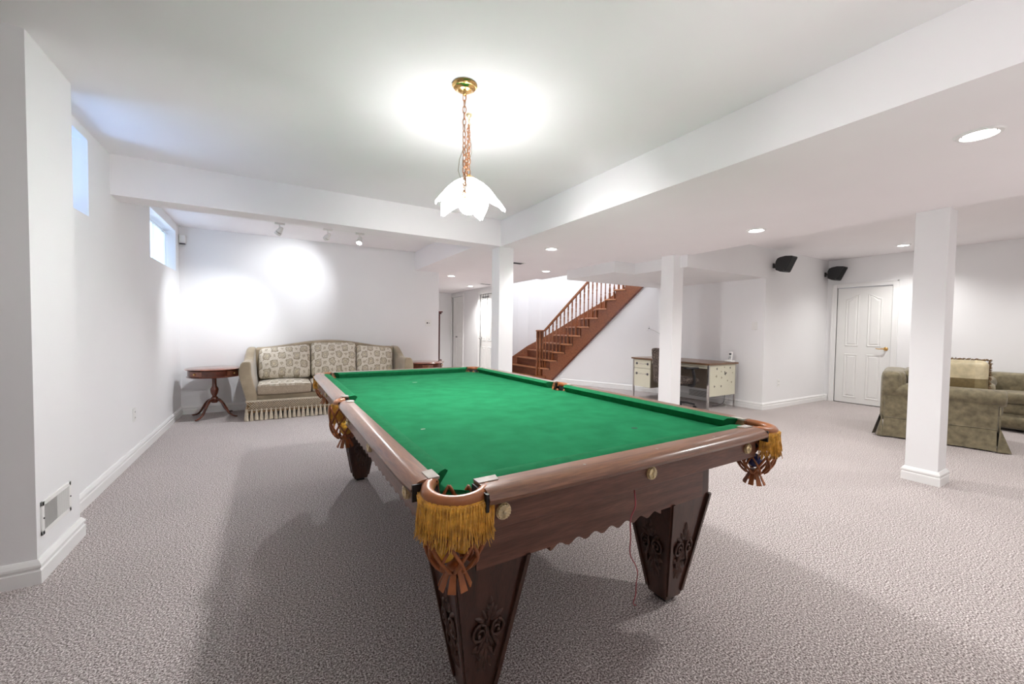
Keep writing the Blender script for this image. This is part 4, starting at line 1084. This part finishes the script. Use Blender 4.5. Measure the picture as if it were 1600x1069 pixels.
MB().box(DX-.06, DX-.045, .03, DY-.03, .23, DT-.03).build('modesty_panel', 'desk_tan', dk)
MB().box(.01, .04, .03, DY-.42, DT-.085, DT-.03).build('pencil_drawer', 'desk_cream', dk, bevel=.003)
MB().box(.006, .012, .03, DY-.42, DT-.062, DT-.056).build('drawer_groove', 'chrome', dk)
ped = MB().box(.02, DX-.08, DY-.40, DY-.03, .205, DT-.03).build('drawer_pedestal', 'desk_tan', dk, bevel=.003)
for za, zb in ((DT-.185, DT-.035), (.208, DT-.190)):
    d = MB().box(.004, .022, DY-.395, DY-.032, za, zb).build('drawer', 'desk_cream', dk, bevel=.003)
    zc = zb-.07 if zb > .6 else zb-.095
    for yy in (DY-.335, DY-.092):
        MB().lathe([(0, 0), (.022, 0), (.022, .004), (.015, .007), (.013, .004), (.007, .004), (.006, .010), (0, .011)], seg=16).xf(Matrix.Translation((.004, yy, zc)) @ Matrix.Rotation(-PI/2, 4, 'Y')).build('drawer_pull', 'pull_grey', d, smooth='auto')
    lab = MB()
    for j in range(6): lab.box(.0035, .0042, DY-.30+j*.030, DY-.283+j*.030, zc-.012+.004*(j % 2), zc+.010-.003*(j % 3))
    lab.build('scroll_decal', 'mother_of_pearl', d)
def butterfly(y_, x, z, s, a, mat):
    mb = MB()
    for sg in (-1, 1):
        up_ = [(0, .1), (.25*sg, .75), (.75*sg, 1.0), (1.0*sg, .7), (.75*sg, .25), (.15*sg, -.02)]
        lo = [(.0, 0), (.5*sg, .02), (.62*sg, -.35), (.38*sg, -.72), (.12*sg, -.35)]
        for pl in (up_, lo):
            pts = []
            for px, pz in pl:
                q = (px*math.cos(a)-pz*math.sin(a), px*math.sin(a)+pz*math.cos(a)); pts.append((x+q[0]*s, z+q[1]*s))
            mb.prism(pts, .0012, .002, 'y')
    return mb.build('butterfly_decal', mat, sp)
for i, (x, z, s, a, m) in enumerate(((.21, .635, .020, .5, 'decal_black'), (.40, .655, .014, -.3, 'decal_gold'), (.555, .640, .018, .2, 'decal_black'), (.32, .590, .013, .1, 'decal_gold'), (.425, .555, .034, -.4, 'decal_black'), (.20, .520, .022, .7, 'decal_gold'), (.33, .495, .017, -.8, 'decal_gold'), (.625, .560, .012, .3, 'decal_gold'), (.49, .44, .014, 0, 'decal_gold'), (.60, .41, .018, .2, 'decal_gold'), (.15, .365, .018, -.5, 'decal_black'), (.325, .36, .018, .1, 'decal_black'))):
    butterfly(0, x, z, s, a, m)
# phone on the desk end
t = empty('cordless_phone', (6.27, 3.745, DT), 'white cordless phone upright in its charger on the desk corner', 'phone')
MB().rbox((0, 0, .014), (.10, .12, .028), .010, 5).build('charger_base', 'plastic_white', t, smooth=True)
ph = MB().rbox((0, 0, .085), (.030, .052, .165), .010, 6).xf(Matrix.Rotation(math.radians(10), 4, 'Y')).build('handset', 'plastic_white', t, smooth=True)
MB().box(-.0165, -.0145, -.018, .018, .115, .142).xf(Matrix.Rotation(math.radians(10), 4, 'Y')).build('screen', 'phone_screen', ph)
for r in range(4):
    for c in range(3): MB().box(-.0165, -.0145, -.018+c*.014, -.009+c*.014, .045+r*.014, .053+r*.014).xf(Matrix.Rotation(math.radians(10), 4, 'Y')).build('key', 'pull_grey', ph)
# thin flower-headed lamp on the desk, mostly behind the column
t = empty('desk_lamp', (6.22, 4.86, DT), 'thin metal desk lamp with starry flower head beside the column', 'lamp')
MB().lathe([(0, 0), (.06, 0), (.06, .010), (.01, .018), (0, .018)], seg=20).build('base', 'chrome', t, smooth='auto')
MB().tube(smooth_path([(0, 0, .015), (0, .02, .20), (-.02, .10, .36), (-.05, .26, .47), (-.08, .40, .525)], 20), .004, 6).build('stem', 'chrome', t, smooth=True)
hd = MB().lathe([(0, -.01), (.012, -.008), (.014, .004), (0, .01)], (-.08, .40, .53), 10).build('flower_centre', 'steel_dark', t, smooth=True)
for i in range(9):
    a = 2*PI*i/9; P = [(-.08, .40, .53), (-.08+.03*math.cos(a), .40+.05*math.cos(a), .53+.05*math.sin(a)), (-.09+.02*math.cos(a), .41+.085*math.cos(a), .525+.075*math.sin(a))]
    MB().tube(P, [.002, .005, .002], 5, flat=.4).build('petal', 'flower_white', t, smooth=True)
# cables under the desk
for i, (pp, lab) in enumerate((([(6.30, 3.80, .70), (6.34, 3.84, .40), (6.25, 3.80, .18), (6.32, 3.86, .06), (6.22, 3.90, .006), (6.10, 3.92, .006)], 'thin dark cable looping below the phone end of the desk'),
                ([(6.36, 3.82, .68), (6.30, 3.78, .30), (6.40, 3.80, .15), (6.28, 3.82, .08), (6.40, 3.86, .006), (6.42, 4.0, .006)], 'white cable tangled under the phone end of the desk'))):
    tag(MB().tube(smooth_path(pp, 40), .004, 6).build('cable', ('steel_dark', 'cord_white')[i], smooth=True), lab, 'cable')

# ------------------------------------------------------------------ office chair
oc = empty('office_chair', (5.45, 4.12, 0), 'black office chair in speckled brown fabric at the desk behind the column', 'office chair', rz=math.radians(-6))
MB().rbox((0, 0, .445), (.50, .50, .09), .04, 8, (0, 0, .015)).build('seat', 'chair_fabric', oc, smooth=True)
MB().rbox((0, 0, .395), (.42, .42, .03), .012, 4).build('seat_pan', 'office_black', oc, smooth=True)
bk_ = MB().rbox((0, 0, 0), (.075, .46, .56), .035, 8, (.01, 0, 0)); bk_.v = [(x-.25*y*y, y, z) for x, y, z in bk_.v]
bk_.xf(Matrix.Translation((-.235, .0, .665)) @ Matrix.Rotation(math.radians(-7), 4, 'Y')).build('backrest', 'chair_fabric', oc, smooth=True)
MB().tube(smooth_path([(-.10, 0, .38), (-.24, 0, .37), (-.30, 0, .45), (-.285, 0, .62)], 16), .018, 8, flat=.5).build('back_bracket', 'office_black', oc, smooth=True)
for sy in (-1, 1):
    MB().tube(smooth_path([(.05, sy*.20, .385), (.06, sy*.29, .395), (.06, sy*.30, .50), (.03, sy*.295, .64)], 18), [.017]*19, 8, flat=1.4).build('arm_support', 'office_black', oc, smooth=True)
    MB().rbox((.0, sy*.295, .655), (.26, .065, .028), .012, 5).build('armrest', 'office_black', oc, smooth=True)
MB().lathe([(.028, .38), (.028, .25), (.034, .25), (.034, .10), (.05, .095), (.05, .06), (0, .06)], seg=16).build('gas_lift', 'office_black', oc, smooth='auto')
for k in range(5):
    a = 2*PI*k/5+.5; c_, s_ = math.cos(a), math.sin(a)
    MB().tube([(.03*c_, .03*s_, .095), (.17*c_, .17*s_, .095), (.285*c_, .285*s_, .075)], [.024, .019, .014], 8, flat=.8).build('base_spoke', 'office_black', oc, smooth=True)
    w_ = MB()
    for e in (-.014, .014): w_.lathe([(0, -.008), (.024, -.008), (.027, 0), (.024, .008), (0, .008)], seg=14).xf(Matrix.Translation((.285*c_+e*-s_, .285*s_+e*c_, .027)) @ Matrix.Rotation(a, 4, 'Z') @ Matrix.Rotation(PI/2, 4, 'X'), len(w_.v)-14*5)
    w_.build('caster', 'office_black', oc, smooth='auto')

# ------------------------------------------------------------------ wall speakers
def speaker(x, label):
    t = empty('wall_speaker', (x, 3.30, 2.26), label, 'speaker')
    prof = [(3.275, 2.345), (3.235, 2.363), (3.16, 2.372), (3.062, 2.360), (3.163, 2.132), (3.23, 2.142), (3.292, 2.175), (3.300, 2.23), (3.295, 2.30)]
    P = [(a-3.30, b-2.26) for a, b in prof]
    b_ = MB().prism(P, -.085, .085, 'x').build('speaker_body', 'speaker_black', t, bevel=.008, seg=3)
    A, B_ = Vector((0, 3.062-3.30, 2.358-2.26)), Vector((0, 3.163-3.30, 2.134-2.26)); n = Vector((0, -1, -.45)).normalized()*.006
    V = []
    for x_ in (-.078, .078):
        for p in (A*.96+B_*.04, B_*.96+A*.04): V += [Vector((x_, p.y, p.z)), Vector((x_, p.y, p.z))+n]
    MB().add(V, [(0, 1, 3, 2), (4, 6, 7, 5), (0, 4, 5, 1), (2, 3, 7, 6), (1, 5, 7, 3), (0, 2, 6, 4)]).build('grille', 'speaker_grille', t)
    MB().lathe([(0, 0), (.004, 0), (.004, .003), (0, .003)], (-.087, -.13, -.11), 8).build('badge', 'chrome', t)
    MB().box(-.025, .025, .045, .063, -.045, .03).build('wall_plate', 'speaker_black', t, bevel=.003)
    MB().tube([(0, .05, -.005), (0, .01, -.01), (0, -.02, -.01)], .011, 8).build('mount_arm', 'speaker_black', t, smooth=True)
speaker(6.72, 'black wedge speaker on the wall above the desk-side outlet')
speaker(8.46, 'black wedge speaker in the corner above the panel door')

# ------------------------------------------------------------------ green armchair with pillows (faces away to the TV corner)
d2_ = Vector((.2496, -.9683)); n2_ = Vector((.9683, .2496))
rz = math.atan2(n2_.y, n2_.x)
ac = empty('armchair', (6.19, 1.84, 0), 'sage green velvet armchair with skirt, seen from its side behind the near column', 'armchair', rz=rz)
# local: +x across the seat (to the far arm), -y towards the front
WD, DP = 1.02, .93
def sp_box(name, x0, x1, y0, y1, z0, z1, r=.03, puff=(0, 0, 0), mat='velvet_green', n=8):
    return MB().rbox(((x0+x1)/2, (y0+y1)/2, (z0+z1)/2), (x1-x0, y1-y0, z1-z0), r, n, puff).build(name, mat, ac, smooth=True)
def roll_arm(x):
    # flat outside panel topped by a thick roll
    MB().box(x+.02, x+.16, -DP+.04, -.02, .20, .50).build('arm_panel', 'velvet_green', ac, bevel=.012)
    MB().tube([(x+.085, -DP-.012, .552), (x+.085, -DP+.01, .552), (x+.085, -.02, .552), (x+.085, .0, .552)], [.074, .089, .089, .08], 24).build('arm_roll', 'velvet_green', ac, smooth='auto', angle=60)
roll_arm(0); roll_arm(WD-.17)
MB().tube([(.022, -DP+.03, .47), (.022, -DP+.03, .20)], .007, 6).build('piping', 'velvet_green', ac, smooth=True)
MB().tube([(.014, -DP+.04, .232), (.014, -.02, .232)], .006, 6).build('piping', 'velvet_green', ac, smooth=True)
sp_box('backrest', .03, WD-.03, -.20, .02, .18, .775, .06)
sp_box('back_wing', .0, .13, -.16, .0, .50, .765, .045, (.01, .01, .01))
sp_box('seat_base', .12, WD-.12, -DP+.04, -.1, .16, .34, .03)
sp_box('seat_cushion', .17, WD-.17, -DP-.01, -.18, .34, .49, .05, (0, 0, .02))
sp_box('back_cushion', .17, WD-.17, -.36, -.16, .46, .80, .08, (0, .03, 0))
# skirt with corner kick pleats
for (xa, ya, xb, yb, nn) in ((.012, -DP+.05, .012, -.02, (-1, 0)), (WD-.012, -DP+.05, WD-.012, -.02, (1, 0)), (.03, .02, WD-.03, .02, (0, 1)), (.03, -DP+.03, WD-.03, -DP+.03, (0, -1))):
    A, B_ = Vector((xa, ya)), Vector((xb, yb)); N_ = 24
    def f(u, v):
        p = A.lerp(B_, u); e = abs(2*u-1)**10; k = .004+.020*v+.012*v*math.sin(u*17)*.3+.035*v*e
        return (p.x+nn[0]*k, p.y+nn[1]*k, .225-.21*v)
    mb = MB().grid(f, N_, 6); n0 = len(mb.v); mb.add([(v[0]-nn[0]*.008, v[1]-nn[1]*.008, v[2]) for v in mb.v], [tuple(reversed(q)) for q in mb.f])
    mb.build('skirt', 'velvet_green', ac, smooth=True)
for (x, y) in ((.0, -DP+.02), (.0, .0)):
    sgn = -1 if y < -.1 else 1
    V = [(x+.01, y, .235), (x-.045, y+.02*-sgn, .012), (x-.012, y+sgn*(.075 if sgn < 0 else .03), .008), (x+.05, y+sgn*.05, .012), (x+.03, y+sgn*.005, .20)]
    MB().add(V+[(a+.01, b-sgn*.008, c) for a, b, c in V], [(0, 1, 2), (0, 2, 4), (4, 2, 3), (5, 7, 6), (5, 9, 7), (9, 8, 7), (0, 5, 6, 1), (1, 6, 7, 2), (2, 7, 8, 3)]).build('kick_pleat', 'velvet_green', ac)
def to_world(x, y, z): q = Vector((6.19, 1.84))+n2_*x+Vector((-n2_.y, n2_.x))*y; return (q.x, q.y, z)
# fringed pillow leaning on the arm
px, py, pz = to_world(.27, -.60, .735)
t = empty('throw_pillow', (px, py, pz), 'gold silk pillow with brown band and fringe standing above the armchair arm', 'pillow', rz=rz+.05)
pm = MB().rbox((0, 0, 0), (.15, .46, .40), .06, 22, (.02, 0, 0), mi=0)
for i_, f_ in enumerate(pm.f):
    cy_ = sum(pm.v[q][1] for q in f_)/4; cz_ = sum(pm.v[q][2] for q in f_)/4
    pm.m[i_] = 1 if cz_ < -.012 else 0
    if cy_ < -.135: pm.m[i_] = 2 if cz_ >= -.012 else 3
plain('pillow_stripe', (.60, .52, .34), .4, nscale=20, namt=.15); plain('pillow_stripe_dark', (.24, .19, .09), .5, nscale=20, namt=.2)
pm.build('pillow_body', ['pillow_silk', 'pillow_band', 'pillow_stripe', 'pillow_stripe_dark'], t, smooth=True)
fr = MB(); rnd = random.Random(3)
per = [( -.23+.46*i/40, .20) for i in range(41)]+[(-.23, -.18+.38*i/30) for i in range(31)]+[(.23, -.18+.38*i/30) for i in range(31)]
for (a, b) in per:
    for q in range(4):
        oa, ob = a+rnd.uniform(-.006, .006), b+rnd.uniform(-.006, .006); L = math.hypot(a, b); ux, uz = a/L, b/L
        ln = rnd.uniform(.014, .026); x0 = rnd.uniform(-.02, .02)
        fr.tube([(x0, oa, ob), (x0+rnd.uniform(-.012, .006), oa+ux*ln*.6, ob+uz*ln*.6), (x0+rnd.uniform(-.02, .01), oa+ux*ln, ob+uz*ln-.006)], [.004, .0035, .002], 4)
o = fr.build('pillow_fringe', 'pillow_fringe', t); o['kind'] = 'stuff'
px, py, pz = to_world(.70, -.62, .60)
t = empty('throw_pillow', (px, py, pz), 'pale cream pillow lying behind the gold fringed pillow', 'pillow', rz=rz-.3)
MB().rbox((0, 0, 0), (.46, .42, .13), .05, 8, (0, 0, .05)).xf(Matrix.Rotation(math.radians(24), 4, 'X')).build('pillow_body', 'pillow_light', t, smooth=True)
# second seat against the right wall
a2 = empty('armchair', (7.95, .95, 0), 'second sage green armchair at the right edge, cut off by the frame', 'armchair')
ac = a2
sp_box('seat_base', -.02, .55, -.55, .42, .03, .24, .09, (.02, 0, 0)); sp_box('seat_platform', .0, .55, -.53, .40, .22, .36, .05, (.01, 0, .0))
sp_box('seat_cushion', -.02, .50, -.52, .38, .355, .49, .05, (.0, 0, .015)); sp_box('backrest', .34, .58, -.60, .52, .2, .72, .08, (.0, 0, .0))
for y in (.36, -.70):
    MB().box(.02, .55, y, y+.15, .05, .55).build('arm_panel', 'velvet_green', ac, bevel=.02)
    MB().tube([(.0, y+.075, .56), (.03, y+.075, .56), (.56, y+.075, .60)], [.08, .09, .09], 20).build('arm_roll', 'velvet_green', ac, smooth='auto', angle=60)
